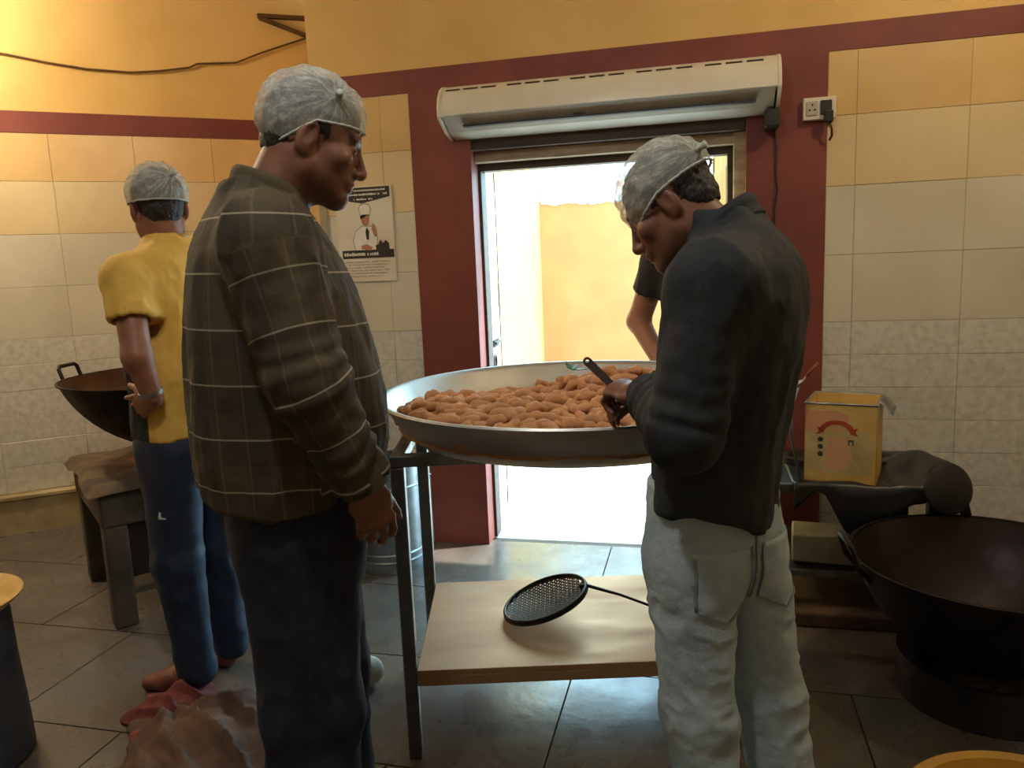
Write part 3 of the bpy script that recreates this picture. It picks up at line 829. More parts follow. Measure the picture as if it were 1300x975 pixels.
# hearth bench beneath it
hb = empty('hearth_bench', (-1.55, 3.49, 0), R(36), 'sooty grey hearth bench under the wok behind the yellow shirt', 'hearth')
hw, hd_ = 0.40, 0.37
def top_fn(u, v): return (0, 0, 0)
b = B()
b.box((-hw, -hd_, 0.43), (hw, hd_, 0.575))
b.build('body', 'hearth', hb, bevel=0.012)
V = []; F = []
def rough_top(u, v):
    x, y = (u - .5) * 2 * (hw + .03), (v - .5) * 2 * (hd_ + .03)
    n = vnoise(np.array([x * 9, y * 9, 5.0])).item()
    ed = min(u, 1 - u, v, 1 - v)
    return (x + .012 * n, y + .012 * vnoise(np.array([x * 9, y * 9, 9.0])).item(), 0.605 + 0.012 * n - (0.028 if ed < 0.001 else 0))
V, F = grid_mesh(rough_top, 28, 26)
link_mesh('mud_top', make_mesh('mud_top', V, F, 'hearth_top', True), hb)
for sx in (-1, 1):
    for sy in (-1, 1):
        x, y = sx * (hw - .05), sy * (hd_ - .05)
        B().box((x - .045, y - .045, 0), (x + .045, y + .045, 0.432)).build('leg', 'hearth', hb, bevel=0.01)
B().box((-hw + .09, -hd_ + .03, 0.20), (hw - .09, -hd_ + .05, 0.43)).build('front_plate', 'soot_metal', hb)
B().box((-hw + .09, -hd_ + .02, 0.13), (hw - .09, -hd_ + .045, 0.15)).build('lower_rail', 'steel_frame', hb)
B().lathe([(0.0001, .0), (.14, .0), (.15, .045), (.135, .045), (.12, .015), (.0001, .015)], (0, 0, 0.60), 32).build('burner', 'iron_dark', hb, smooth=True, angle=40)
for k in range(9):
    t = 2 * math.pi * k / 9
    B().lathe([(0.0001, 0), (.014, .006), (.016, .018), (.008, .036), (.0001, .052)], (.17 * math.cos(t), .17 * math.sin(t), .608), 8).build('flame', 'flame', hb, smooth=True)

# ------------------------------------------------------------------ right side: stove stand, tin, sheet, wok
st = empty('stove_stand', (1.30, 3.02, 0), R(-14), 'black sooty stove stand with steel rails under the yellow tin', 'stove')
B().box((-0.33, -0.25, 0.52), (0.33, 0.27, 0.55)).build('top_plate', 'soot_metal', st, bevel=0.004)
for sx in (-1, 1):
    for sy in (-1, 1):
        B().box((sx * .30 - .022, .01 + sy * .23 - .022, 0.06), (sx * .30 + .022, .01 + sy * .23 + .022, 0.52)).build('leg', 'soot_metal', st)
B().bar((-0.36, -0.266, 0.535), (0.33, -0.266, 0.535), 0.03, 0.03).build('front_rail', 'steel_frame', st)
B().bar((-0.36, -0.266, 0.20), (0.33, -0.266, 0.20), 0.02, 0.02).build('lower_rail', 'steel_frame', st)
B().box((-0.276, -0.255, 0.19), (0.276, 0.25, 0.205)).build('lower_shelf', 'soot_metal', st)
for x in (-.12, .14):
    B().lathe([(0.0001, .0), (.085, .0), (.09, .03), (.07, .03), (.06, .012), (.0001, .012)], (x, .05, 0.55), 28).build('burner_ring', 'iron_dark', st, smooth=True, angle=40)
bk = B().box((-.14, -.09, 0), (.14, .09, .11)).build('concrete_block', 'concrete', None, bevel=0.008, loc=(1.235, 2.93, 0.206), rz=R(-20))
tag(bk, 'pale concrete block on the lower shelf of the stove stand', 'block')
pb = struct('floor_kerb', B().box((-0.42, -0.32, 0.0), (0.75, 0.30, 0.06)), 'brick_soot', (1.32, 3.02, 0), R(-14), bevel=0.01)

# tin
tn = empty('oil_tin', (1.265, 2.885, 0.553), R(-30), 'square yellow oil tin with red arch emblem, lid cut open, on the stove', 'tin')
w = 0.124; h = 0.30
B().box((-w, -w, 0), (w, w, 0.006)).box((-w, -w, .0), (-w + .003, w, h)).box((w - .003, -w, 0), (w, w, h)).box((-w, -w, 0), (w, -w + .003, h)).box((-w, w - .003, 0), (w, w, h)).build('body', 'tin_yellow', tn)
rim = [(-w, -w, h), (w, -w, h), (w, w, h), (-w, w, h)]
B().tube([rim[0], rim[1], rim[2], rim[3]], 0.0045, 8, True).build('rim', 'galvanised', tn, smooth=True)
V, F = grid_mesh(lambda u, v: (w - .005 + 0.05 * v * v + .0, -w * .55 + 1.5 * w * u, h + .002 + 0.03 * v - 0.075 * v * v), 8, 8)
lf = link_mesh('bent_lid', make_mesh('bent_lid', V, F, 'galvanised', True), tn); lf.modifiers.new('solid', 'SOLIDIFY').thickness = 0.0015
B().box((-w + .004, -w + .004, 0.18), (w - .004, w - .004, 0.19)).build('contents', 'tin_cream', tn)
y = -w - .0008
B().prism([(-w + .002, .045), (w - .03, .035), (w - .012, .08), (w - .02, .19), (w - .05, .20), (-w + .002, .19)], 'y', y, -w).build('label_panel', 'tin_cream', tn)
B().prism([(-.048, .055), (.02, .05), (.045, .10), (.03, .178), (-.035, .182), (-.05, .12)], 'y', y - .0006, y).build('label_patch', 'tin_pink', tn)
B().prism([(-w + .002, .195), (-w + .002, .272), (-.02, .276), (.03, .26), (.02, .20)], 'y', y - .0004, y).build('label_top', 'tin_pink', tn)
ap = [(-.012 + .062 * math.cos(t), .195 + .045 * math.sin(t)) for t in np.linspace(math.pi * .97, math.pi * .03, 14)]
ai = [(-.012 + .046 * math.cos(t), .188 + .036 * math.sin(t)) for t in np.linspace(math.pi * .03, math.pi * .97, 14)]
em = B()
for i in range(13):
    em.prism([ap[i], ap[i + 1], ai[12 - i], ai[13 - i]], 'y', y - .0014, y - .0006)
em.prism([(-.085, .182), (-.062, .19), (-.058, .205), (-.082, .214), (-.074, .198)], 'y', y - .0014, y - .0006)
em.prism([(.036, .19), (.062, .182), (.052, .198), (.06, .214), (.036, .206)], 'y', y - .0014, y - .0006)
em.build('arch_emblem', 'tin_red', tn)
for k in range(3):
    z = .165 - k * .028
    B().lathe([(0.0001, 0), (.0095, 0), (.0095, .0012), (.0001, .0012)], n=16, mtx=Matrix.Rotation(R(90), 4, 'X')).build('round_mark', 'tin_green', tn, loc=(-.068, y - .0002, z))
B().prism([(.028, .148), (.032, .148), (.032, .162), (.042, .162), (.042, .148), (.046, .148), (.046, .168), (.028, .168)], 'y', y - .0012, y).build('square_mark', 'tin_green', tn)

# scoop standing behind the tin
sc = empty('scoop', (1.035, 2.74, 0.88), 0, 'pale metal scoop with reddish handle leaning beside the yellow tin', 'scoop')
d_ = (Vector((1.095, 2.62, 1.045)) - Vector((0.985, 2.60, 0.925))).normalized()
p0 = Vector((-0.015, -0.02, 0.055))
B().tube([p0, p0 + d_ * .055], 0.0045, 8).build('shank', 'steel', sc, smooth=True)
B().tube([p0 + d_ * .05, p0 + d_ * .115], [0.007, 0.006], 8).build('grip', 'handle_red', sc, smooth=True)
V, F = grid_mesh(lambda u, v: tuple(p0 + Vector((-.045 + .06 * u * (0.5 + .5 * v), .03 * math.sin(math.pi * u), -.085 + .09 * v + .02 * u))), 10, 8)
o = link_mesh('blade', make_mesh('blade', V, F, 'white_cloth', True), sc); o.modifiers.new('solid', 'SOLIDIFY').thickness = 0.003
B().tube([p0 + Vector((-.02, .01, -.03)), p0 + Vector((-.0, .05, -.20)), p0 + Vector((.05, .08, -.382))], 0.006, 8).build('stem', 'steel', sc, smooth=True)

# black sheet and round lid on the stand
def sheet_fn(u, v):
    x = -0.20 + 0.66 * u; y = -0.34 + 0.56 * v
    n = vnoise(np.array([x * 8, y * 8, 3.0])).item(); n2 = vnoise(np.array([x * 17, y * 17, 8.0])).item()
    z = 0.5525 + 0.006 * (n + 1) + 0.004 * (n2 + 1)
    if x < 0.14 and y > -0.27: z = 0.5515
    else: z += 0.07 * math.exp(-((x - .28) / .09) ** 2 - ((y + .05) / .13) ** 2)
    if y < -0.285: z -= (-(y + 0.285)) * (2.0 + 1.6 * vnoise(np.array([x * 9, 1.0, 2.0])).item()); y = -0.292 - 0.012 * (n + 1)
    if x > 0.34: z -= (x - 0.34) * 1.6; x = 0.34 + 0.03 * (n + 1) + (x - .34) * .5
    return (x, y, z)
V, F = grid_mesh(sheet_fn, 54, 44)
bs = link_mesh('black_sheet', make_mesh('black_sheet', V, F, 'black_plastic', True), None, (1.30, 3.02, 0), R(-14))
bs.modifiers.new('solid', 'SOLIDIFY').thickness = 0.002
tag(bs, 'crumpled black plastic sheet draped over the stove stand', 'sheet')
lid = B().lathe([(0.0001, 0.012), (.045, .012), (.072, .006), (.088, 0), (.093, .004), (.09, .012), (.075, .02), (.022, .03), (.0001, .03)], n=40, mtx=Matrix.Rotation(R(74), 4, 'X')).build('round_lid', 'soot_metal', None, smooth=True, angle=40, loc=(1.52, 2.625, 0.565), rz=R(8))
tag(lid, 'round black lid leaning upright between the cauldron and the stove', 'lid')

rw = wok('cauldron', (1.454, 2.265, 0.10), 0.393, 0.35, 'wide black iron cauldron with oily residue at the lower right', 'cauldron', 'wok_inside_dark', (172, -8))
ring = B().lathe([(0.20, 0.12), (0.20, 0), (0.25, 0), (0.25, 0.135), (0.20, 0.12)], n=40, cap=False)
ro = ring.build('ring_stand', 'soot_metal', None, smooth=True, angle=40, loc=(1.454, 2.265, 0.0))
tag(ro, 'black iron ring stand under the wide cauldron', 'stand')
def crust(u, v):
    a = R(200 + 120 * u); z = 0.12 + 0.19 * v; rad = 0.385 * math.sin(min(1.22, math.acos(max(-1, 1 - z / 0.35 * (1 - math.cos(1.22)))))) / math.sin(1.22)
    rad -= 0.012 + 0.005 * vnoise(np.array([u * 12, v * 5, 0.2])).item()
    return (rad * math.cos(a), rad * math.sin(a), z)
V, F = grid_mesh(crust, 40, 10)
link_mesh('brown_residue', make_mesh('brown_residue', V, F, 'wok_inside', True), rw)

# yellow tub nearest the camera at the right
tu = empty('yellow_tub', (1.00, 1.33, 0), 0, 'yellow tub of batter at the bottom right corner', 'tub')
B().lathe([(0.0001, 0), (.20, 0), (.21, .01), (.246, .27), (.258, .275), (.260, .285), (.252, .29), (.240, .28), (.206, .02), (.0001, .02)], n=56).build('shell', 'tub_yellow', tu, smooth=True, angle=40)
B().lathe([(.238, .255), (.15, .262), (.08, .26), (.0001, .264)], n=48, cap=False).build('batter', 'batter', tu, smooth=True)

# bin with yellow batter and ladle at the left edge
bi = empty('batter_bin', (-1.705, 2.12, 0), 0, 'dark metal bin of yellow batter cut by the left picture edge', 'bin')
B().lathe([(0.0001, 0), (.185, 0), (.20, .012), (.198, .10), (.188, .30), (.184, .47), (.178, .48), (.17, .46), (.17, .03), (.0001, .03)], n=48).build('shell', 'bin_grey', bi, smooth=True, angle=40)
B().lathe([(.17, .47), (.19, .478), (.222, .505), (.226, .512), (.218, .514), (.19, .492), (.14, .475), (.07, .468), (.0001, .466)], n=48, cap=False).build('batter', 'batter', bi, smooth=True, angle=60)
la = empty('ladle', (-1.625, 2.15, 0.49), 0, 'thin steel ladle standing in the bin at the left edge', 'ladle')
B().tube([(0, 0, -.05), (.045, .02, .10), (.085, .03, .235)], [.0045, .0045, .006], 8).build('handle', 'steel', la, smooth=True)
B().lathe([(0.0001, -.03), (.025, -.024), (.038, 0), (.035, 0), (.022, -.02), (.0001, -.026)], (-.01, 0, -.055), 24).build('bowl', 'steel', la, smooth=True)

# cloth heap on the floor
def rag(name, c, w, d, hgt, seed, material, label, rz):
    def fn(u, v):
        x, y = (u - .5) * 2, (v - .5) * 2
        r = math.hypot(x, y); a = math.atan2(y, x)
        k = 1 + 0.25 * vnoise(np.array([math.cos(a) * 1.6 + seed, math.sin(a) * 1.6, 1.0])).item()
        px, py = x * w * k, y * d * k
        base = max(0.0, 1 - max(abs(x), abs(y)) ** 2.2)
        s1 = vnoise(np.array([(px + py * .5) * 16 + seed, (py - px * .5) * 4, seed])).item()
        rid = 1 - abs(s1) * 2.4; rid = rid if rid > 0 else rid * .4
        n2 = vnoise(np.array([px * 30, py * 30, seed])).item()
        z = 0.006 + hgt * base * (0.55 + 0.5 * rid) + 0.008 * n2 * base
        return (px + 0.012 * n2, py, max(0.004, z))
    V, F = grid_mesh(fn, 64, 54)
    o = link_mesh(name, make_mesh(name, V, F, material, True), None, c, rz)
    o.modifiers.new('solid', 'SOLIDIFY').thickness = -0.003
    return tag(o, label, 'cloth')
rag('sacking', (-0.95, 2.18, 0), 0.30, 0.25, 0.105, 3.0, 'sacking', 'crumpled brown sacking heaped on the floor between two men', R(20))
rag('red_rag', (-1.16, 2.36, 0), 0.15, 0.10, 0.075, 8.0, 'red_rag', 'crumpled reddish rag beside the brown sacking', R(40))
wb = B()
V, F = grid_mesh(lambda u, v: (0.052 * math.sin(math.pi * v) * math.cos(2 * math.pi * u) * (1 + .12 * math.sin(6 * math.pi * u)), 0.046 * math.sin(math.pi * v) * math.sin(2 * math.pi * u), 0.055 - 0.055 * math.cos(math.pi * v) * (1 if v > .5 else 0.95)), 24, 12, True)
o = link_mesh('white_bundle', make_mesh('white_bundle', V, F, 'white_cloth', True), None, (-0.535, 2.46, 0.0))
tag(o, 'small white rounded bundle on the floor by the table leg', 'bundle')

# ------------------------------------------------------------------ figures: smooth distance fields meshed into one surface
def v3(*a): return np.array(a, dtype=np.float64)
def unit(v): v = np.asarray(v, float); return v / np.linalg.norm(v)

class P:
    def __init__(s, f, lo, hi, k=0.02, op='u'):
        s.f, s.lo, s.hi, s.k, s.op = f, np.asarray(lo, float), np.asarray(hi, float), k, op

def cone(a, b, ra, rb, k=0.02, op='u'):
    a, b = np.asarray(a, float), np.asarray(b, float); d = b - a; L = max(1e-9, d @ d)
    def f(X, Y, Z):
        px, py, pz = X - a[0], Y - a[1], Z - a[2]
        t = np.clip((px * d[0] + py * d[1] + pz * d[2]) / L, 0, 1)
        return np.sqrt((px - t * d[0]) ** 2 + (py - t * d[1]) ** 2 + (pz - t * d[2]) ** 2) - (ra + t * (rb - ra))
    r = max(ra, rb)
    return P(f, np.minimum(a, b) - r, np.maximum(a, b) + r, k, op)

def ecap(a, b, A, Bq, xdir, k=0.02, op='u'):
    """capsule of elliptic section; A, Bq = (lateral, other) radii at both ends, lateral along xdir"""
    a, b = np.asarray(a, float), np.asarray(b, float); d = b - a; L = max(1e-9, d @ d); dn = d / math.sqrt(L)
    x = np.asarray(xdir, float); x = unit(x - dn * (x @ dn)); y = np.cross(dn, x)
    def f(X, Y, Z):
        px, py, pz = X - a[0], Y - a[1], Z - a[2]
        t = np.clip((px * d[0] + py * d[1] + pz * d[2]) / L, 0, 1)
        qx, qy, qz = px - t * d[0], py - t * d[1], pz - t * d[2]
        ru = A[0] + t * (Bq[0] - A[0]); rv = A[1] + t * (Bq[1] - A[1]); m = np.minimum(ru, rv)
        cu = qx * x[0] + qy * x[1] + qz * x[2]; cv = qx * y[0] + qy * y[1] + qz * y[2]; cw = qx * dn[0] + qy * dn[1] + qz * dn[2]
        return (np.sqrt((cu / ru) ** 2 + (cv / rv) ** 2 + (cw / m) ** 2) - 1) * m
    r = max(A + Bq)
    return P(f, np.minimum(a, b) - r, np.maximum(a, b) + r, k, op)

def ell(c, r, M3=None, k=0.02, op='u'):
    c = np.asarray(c, float); r = np.asarray(r, float); M3 = np.eye(3) if M3 is None else np.asarray(M3, float)
    def f(X, Y, Z):
        px, py, pz = X - c[0], Y - c[1], Z - c[2]
        q = [(px * M3[0, i] + py * M3[1, i] + pz * M3[2, i]) for i in range(3)]
        k0 = np.sqrt(sum((q[i] / r[i]) ** 2 for i in range(3))); k1 = np.sqrt(sum((q[i] / r[i] ** 2) ** 2 for i in range(3)))
        return k0 * (k0 - 1) / np.maximum(k1, 1e-6)
    m = r.max()
    return P(f, c - m, c + m, k, op)

def stack(rows, k=0.03, op='u', n=2.4, grow=0.0):
    """torso from horizontal sections (z, cx, cy, rx, ry)"""
    A = np.array(rows, float); z = A[:, 0]
    def smooth(zz, col):
        return np.interp(zz, z, A[:, col])
    def f(X, Y, Z):
        zz = np.clip(Z, z[0], z[-1]); w = 0.02
        val = []
        for c in (1, 2, 3, 4):
            val.append((smooth(zz - w, c) + smooth(zz, c) * 2 + smooth(zz + w, c)) / 4)
        rx, ry = val[2] + grow, val[3] + grow
        q = (np.abs((X - val[0]) / rx) ** n + np.abs((Y - val[1]) / ry) ** n) ** (1 / n)
        d = (q - 1) * np.minimum(rx, ry)
        dz = np.maximum(Z - z[-1], z[0] - Z)
        return np.maximum(d, dz)
    mx = A[:, 3:].max() + grow
    lo = (A[:, 1].min() - mx, A[:, 2].min() - mx, z[0]); hi = (A[:, 1].max() + mx, A[:, 2].max() + mx, z[-1])
    return P(f, lo, hi, k, op)

def cutcap(w, d, rad):
    """removes what lies beyond the plane through w with normal d, within rad"""
    w = np.asarray(w, float); d = unit(d)
    def f(X, Y, Z):
        px, py, pz = X - w[0], Y - w[1], Z - w[2]
        return np.maximum(-(px * d[0] + py * d[1] + pz * d[2]), np.sqrt(px * px + py * py + pz * pz) - rad)
    return P(f, w - rad, w + rad, 0.003, 's')

def below(fz, lo, hi):
    """removes what lies under the height fz(X, Y)"""
    def f(X, Y, Z): return Z - fz(X, Y)
    return P(f, lo, hi, 0.003, 's')

def field(prims, lo, hi, h):
    lo = np.asarray(lo, float); n = np.ceil((np.asarray(hi, float) - lo) / h).astype(int) + 1
    ax = [lo[i] + h * np.arange(n[i]) for i in range(3)]
    D = np.full(n, 0.5, dtype=np.float32)
    for p in prims:
        m = p.k + 3 * h + 0.012
        i0 = np.maximum(0, np.floor((p.lo - m - lo) / h).astype(int)); i1 = np.minimum(n, np.ceil((p.hi + m - lo) / h).astype(int) + 1)
        if np.any(i1 <= i0): continue
        sl = tuple(slice(a, b) for a, b in zip(i0, i1))
        X, Y, Z = np.meshgrid(*[ax[i][i0[i]:i1[i]] for i in range(3)], indexing='ij', sparse=True)
        d = p.f(X, Y, Z); c = D[sl]
        if p.op == 'u':
            t = np.clip(0.5 + 0.5 * (c - d) / p.k, 0, 1)
            D[sl] = c + (d - c) * t - p.k * t * (1 - t)
        else:
            d = -d
            t = np.clip(0.5 - 0.5 * (c - d) / p.k, 0, 1)
            D[sl] = c + (d - c) * t + p.k * t * (1 - t)
    return D, lo, h

def nets(D, lo, h):
    """surface nets"""
    S = D < 0
    n = np.array(D.shape)
    corner = [S[i:n[0] - 1 + i, j:n[1] - 1 + j, k:n[2] - 1 + k] for i in (0, 1) for j in (0, 1) for k in (0, 1)]
    cnt = sum(c.astype(np.int8) for c in corner)
    act = (cnt > 0) & (cnt < 8)
    idx = np.full(act.shape, -1, dtype=np.int64)
    I = np.argwhere(act); idx[act] = np.arange(len(I))
    acc = np.zeros((len(I), 3)); num = np.zeros(len(I))
    cs = [(i, j, k) for i in (0, 1) for j in (0, 1) for k in (0, 1)]
    for a in cs:
        for axis in range(3):
            if a[axis]: continue
            b = list(a); b[axis] = 1
            va = D[I[:, 0] + a[0], I[:, 1] + a[1], I[:, 2] + a[2]].astype(float); vb = D[I[:, 0] + b[0], I[:, 1] + b[1], I[:, 2] + b[2]].astype(float)
            m = (va < 0) != (vb < 0)
            t = np.where(m, va / np.where(m, va - vb, 1), 0)
            p = np.tile(np.array(a, float), (len(I), 1)); p[:, axis] += t
            acc[m] += p[m]; num[m] += 1
    V = (I + acc / num[:, None]) * h + lo
    F = []
    for axis in range(3):
        sl0 = [slice(None)] * 3; sl1 = [slice(None)] * 3
        sl0[axis] = slice(0, n[axis] - 1); sl1[axis] = slice(1, n[axis])
        s0, s1 = S[tuple(sl0)], S[tuple(sl1)]
        E = np.argwhere(s0 != s1)
        u, v = (axis + 1) % 3, (axis + 2) % 3
        ok = (E[:, u] > 0) & (E[:, v] > 0) & (E[:, u] < n[u] - 1) & (E[:, v] < n[v] - 1)
        E = E[ok]
        if not len(E): continue
        flip = s0[E[:, 0], E[:, 1], E[:, 2]]
        def c(du, dv):
            q = E.copy(); q[:, u] -= du; q[:, v] -= dv
            return idx[q[:, 0], q[:, 1], q[:, 2]]
        quad = np.stack([c(1, 1), c(0, 1), c(0, 0), c(1, 0)], 1)
        quad[~flip] = quad[~flip][:, ::-1]
        F.append(quad)
    return V, np.concatenate(F)

def bounds(prims, pad=0.02):
    u = [p for p in prims if p.op == 'u']
    return np.min([p.lo for p in u], 0) - pad, np.max([p.hi for p in u], 0) + pad

def normals(V, F):
    N = np.zeros_like(V)
    fn = np.cross(V[F[:, 2]] - V[F[:, 0]], V[F[:, 3]] - V[F[:, 1]])
    for i in range(4): np.add.at(N, F[:, i], fn)
    return N / np.maximum(np.linalg.norm(N, axis=1, keepdims=True), 1e-12)

def relax(V, F, it=1, w=0.5):
    for _ in range(it):
        A = np.zeros_like(V); c = np.zeros(len(V))
        for i in range(4):
            for j in (1, 3):
                np.add.at(A, F[:, i], V[F[:, (i + j) % 4]]); np.add.at(c, F[:, i], 1)
        V = V + w * (A / np.maximum(c, 1)[:, None] - V)
    return V

def mesh_np(name, V, F, material, parent, attrs=None):
    me = bpy.data.meshes.new(name)
    me.vertices.add(len(V)); me.vertices.foreach_set('co', V.astype(np.float32).ravel())
    me.loops.add(F.size); me.loops.foreach_set('vertex_index', F.astype(np.int32).ravel())
    me.polygons.add(len(F))
    me.polygons.foreach_set('loop_start', np.arange(0, F.size, 4, dtype=np.int32))
    me.polygons.foreach_set('use_smooth', np.ones(len(F), dtype=bool))
    me.update(calc_edges=True); me.validate()
    me.materials.append(M[material])
    for k, (typ, arr) in (attrs or {}).items():
        a = me.attributes.new(k, typ, 'POINT')
        a.data.foreach_set('color' if typ == 'FLOAT_COLOR' else 'vector', arr.astype(np.float32).ravel())
    return link_mesh(name, me, parent)

def solid(prims, h, lo=None, hi=None):
    l, u = bounds(prims)
    if lo is not None: l, u = np.asarray(lo, float), np.asarray(hi, float)
    return nets(*field(prims, l, u, h))

def solid_multi(prims, h, boxes):
    """one surface, finer inside the given boxes"""
    V, F = solid(prims, h)
    Vs, Fs, n = [], [], 0
    C = V[F].mean(1); keep = np.ones(len(F), bool)
    for lo, hi, hh in boxes:
        lo, hi = np.asarray(lo), np.asarray(hi)
        keep &= ~np.all((C > lo) & (C < hi), axis=1)
    Vs.append(V); Fs.append(F[keep]); n = len(V)
    for lo, hi, hh in boxes:
        lo, hi = np.asarray(lo), np.asarray(hi)
        v, f = solid(prims, hh, lo - 4 * hh, hi + 4 * hh)
        c = v[f].mean(1)
        f = f[np.all((c > lo - 0.6 * h) & (c < hi + 0.6 * h), axis=1)]
        Vs.append(v); Fs.append(f + n); n += len(v)
    V = np.concatenate(Vs); F = np.concatenate(Fs)
    used = np.unique(F); mp = np.full(len(V), -1); mp[used] = np.arange(len(used))
    return V[used], mp[F]

# ---- head
class Frame:
    def __init__(s, c, f, up, scale=1.0):
        s.c = np.asarray(c, float); s.f = unit(f); up = np.asarray(up, float)
        s.u = unit(up - s.f * (up @ s.f)); s.r = np.cross(s.f, s.u); s.s = scale
        s.M = np.stack([s.r, s.f, s.u], 1)
    def __call__(s, x, y, z): return s.c + s.s * (s.r * x + s.f * y + s.u * z)
    def inv(s, Pt): return (Pt - s.c) @ s.M / s.s

def head_prims(H, neck_to, neck_r=0.058, chin=0.0):
    s = H.s; E = lambda c, r, k=.012, op='u': ell(H(*c), np.array(r) * s, H.M, k * s, op)
    C = lambda a, b, ra, rb, k=.012, op='u': cone(H(*a), H(*b), ra * s, rb * s, k * s, op)
    L = [E((0, -.012, .035), (.076, .097, .088)),
         E((0, .032, -.035), (.061, .064, .083), .03),
         C((-.05, .0, -.062), (-.012, .072, -.103 - chin), .024, .020, .03), C((.05, .0, -.062), (.012, .072, -.103 - chin), .024, .020, .03),
         E((0, .080, -.104 - chin), (.022, .016, .016), .016),
         E((0, .082, .022), (.052, .014, .013), .016),
         E((-.046, .058, -.024), (.022, .026, .02), .02), E((.046, .058, -.024), (.022, .026, .02), .02),
         C((0, .091, .008), (0, .112, -.036), .0085, .0125, .010), E((0, .111, -.040), (.013, .0125, .011), .008),
         E((-.0135, .099, -.044), (.009, .012, .009), .007), E((.0135, .099, -.044), (.009, .012, .009), .007),
         E((0, .088, -.066), (.028, .014, .016), .014),
         E((0, .0985, -.0665), (.023, .0085, .0058), .004), E((0, .0955, -.0785), (.020, .0085, .0065), .004),
         E((-.031, .094, .0), (.015, .012, .010), .010, 's'), E((.031, .094, .0), (.015, .012, .010), .010, 's'),
         E((-.031, .0785, -.001), (.0145, .0125, .0105), .004), E((.031, .0785, -.001), (.0145, .0125, .0105), .004)]
    for sx in (-1, 1):
        ear = Matrix.Rotation(R(14 * sx), 3, 'Z') @ Matrix.Rotation(R(-12), 3, 'X')
        Me = H.M @ np.array(ear)
        L.append(ell(H(sx * .080, -.012, -.008), np.array((.0105, .021, .034)) * s, Me, .008 * s))
        L.append(ell(H(sx * .074, -.008, -.036), np.array((.008, .010, .011)) * s, Me, .008 * s))
        L.append(ell(H(sx * .0915, -.007, -.002), np.array((.0075, .012, .022)) * s, Me, .005 * s, 's'))
    nb = H(0, -.030, -.055)
    L.append(cone(nb, neck_to, neck_r * s, neck_r * 1.08, .035))
    return L

def hand_prims(w, d, n, t, curl, thumb=(0.55, 0.65, 0.35), scale=1.0, spread=0.0, tcurl=0.5):
    """wrist w, direction d, palm faces n, thumb on the side t; curl = bend of every joint per finger"""
    w = np.asarray(w, float); d = unit(d); n = np.asarray(n, float); n = unit(n - d * (n @ d))
    t_ = np.cross(d, n); t_ = t_ if t_ @ np.asarray(t, float) > 0 else -t_
    s = scale; L = []
    L.append(ecap(w - d * .02 * s, w + d * .03 * s, (.026 * s, .019 * s), (.034 * s, .016 * s), t_, .02))
    L.append(ecap(w + d * .03 * s, w + d * .076 * s, (.034 * s, .015 * s), (.037 * s, .0125 * s), t_, .014))
    L.append(ell(w + d * .04 * s + t_ * .022 * s + n * .008 * s, np.array((.016, .026, .014)) * s, np.stack([t_, d, n], 1), .012))
    offs = (.0315, .0105, -.0105, -.030); lens = (.072, .080, .074, .058); rad = (.0086, .0088, .0084, .0074)
    tips = []
    for i in range(4):
        base = w + d * (.080 - .006 * abs(i - 1)) * s + t_ * offs[i] * s
        ang = curl[i] if hasattr(curl[i], '__len__') else (curl[i] * .8, curl[i], curl[i] * .8)
        a = 0.0; p = base; sp = spread * (1.5 - i) / 1.5
        dd0 = unit(d + t_ * sp)
        for j, q in enumerate((.45, .30, .25)):
            a += ang[j]
            e = p + (dd0 * math.cos(a) + n * math.sin(a)) * lens[i] * q * s
            r0 = rad[i] * (1 - .09 * j) * s; r1 = rad[i] * (1 - .09 * (j + 1)) * s
            L.append(cone(p, e, r0, r1, .006 if j == 0 else .002)); p = e
        tips.append(p)
    tb_ = w + d * .022 * s + t_ * .026 * s + n * .004 * s
    td = unit(d * thumb[0] + t_ * thumb[1] + n * thumb[2])
    p1 = tb_ + td * .040 * s; td2 = unit(td * 1.0 + d * tcurl + n * .15); p2 = p1 + td2 * .030 * s; p3 = p2 + unit(td2 + n * .25) * .022 * s
    L += [cone(tb_, p1, .0135 * s, .0108 * s, .012), cone(p1, p2, .0106 * s, .0095 * s, .003), cone(p2, p3, .0095 * s, .0075 * s, .003)]
    return L

def limb(pts, rs, k=.02):
    return [cone(pts[i], pts[i + 1], rs[i], rs[i + 1], k) for i in range(len(pts) - 1)]

def folds(V, N, amp, freq, seed=0.0, ridge=True):
    n = vnoise(V * np.asarray(freq, float) + seed) * 0.65 + 0.35 * vnoise(V * np.asarray(freq, float) * 2.1 + seed + 7)
    if ridge: n = 1 - np.abs(n) * 2.2
    a = amp if np.isscalar(amp) else amp[:, None]
    return V + N * (np.asarray(n)[:, None] * a)

def arm_folds(V, N, pts, amp, rad, wl=0.035, seed=0.0):
    """rings of creases across a sleeve, strongest at elbow and cuff"""
    A = np.asarray(pts, float); seg = np.linalg.norm(np.diff(A, axis=0), axis=1); cum = np.r_[0, np.cumsum(seg)]
    best = np.full(len(V), 9.0); tt = np.zeros(len(V))
    for i in range(len(A) - 1):
        d = A[i + 1] - A[i]; t = np.clip(((V - A[i]) @ d) / (d @ d), 0, 1)
        q = np.linalg.norm(V - A[i] - t[:, None] * d, axis=1)
        m = q < best; best[m] = q[m]; tt[m] = cum[i] + t[m] * seg[i]
    near = np.clip(1 - (best - rad) / 0.03, 0, 1) * (tt > 0.03)
    elbow = np.exp(-((tt - cum[1]) / 0.07) ** 2); cuff = np.exp(-((tt - cum[-1] + .03) / 0.08) ** 2)
    ph = tt / wl * 2 * math.pi + 3.4 * vnoise(V * 13 + seed)
    w = near * (0.18 + 0.75 * elbow + 0.8 * cuff)
    return V + N * (amp * w * np.sin(ph))[:, None], best, tt

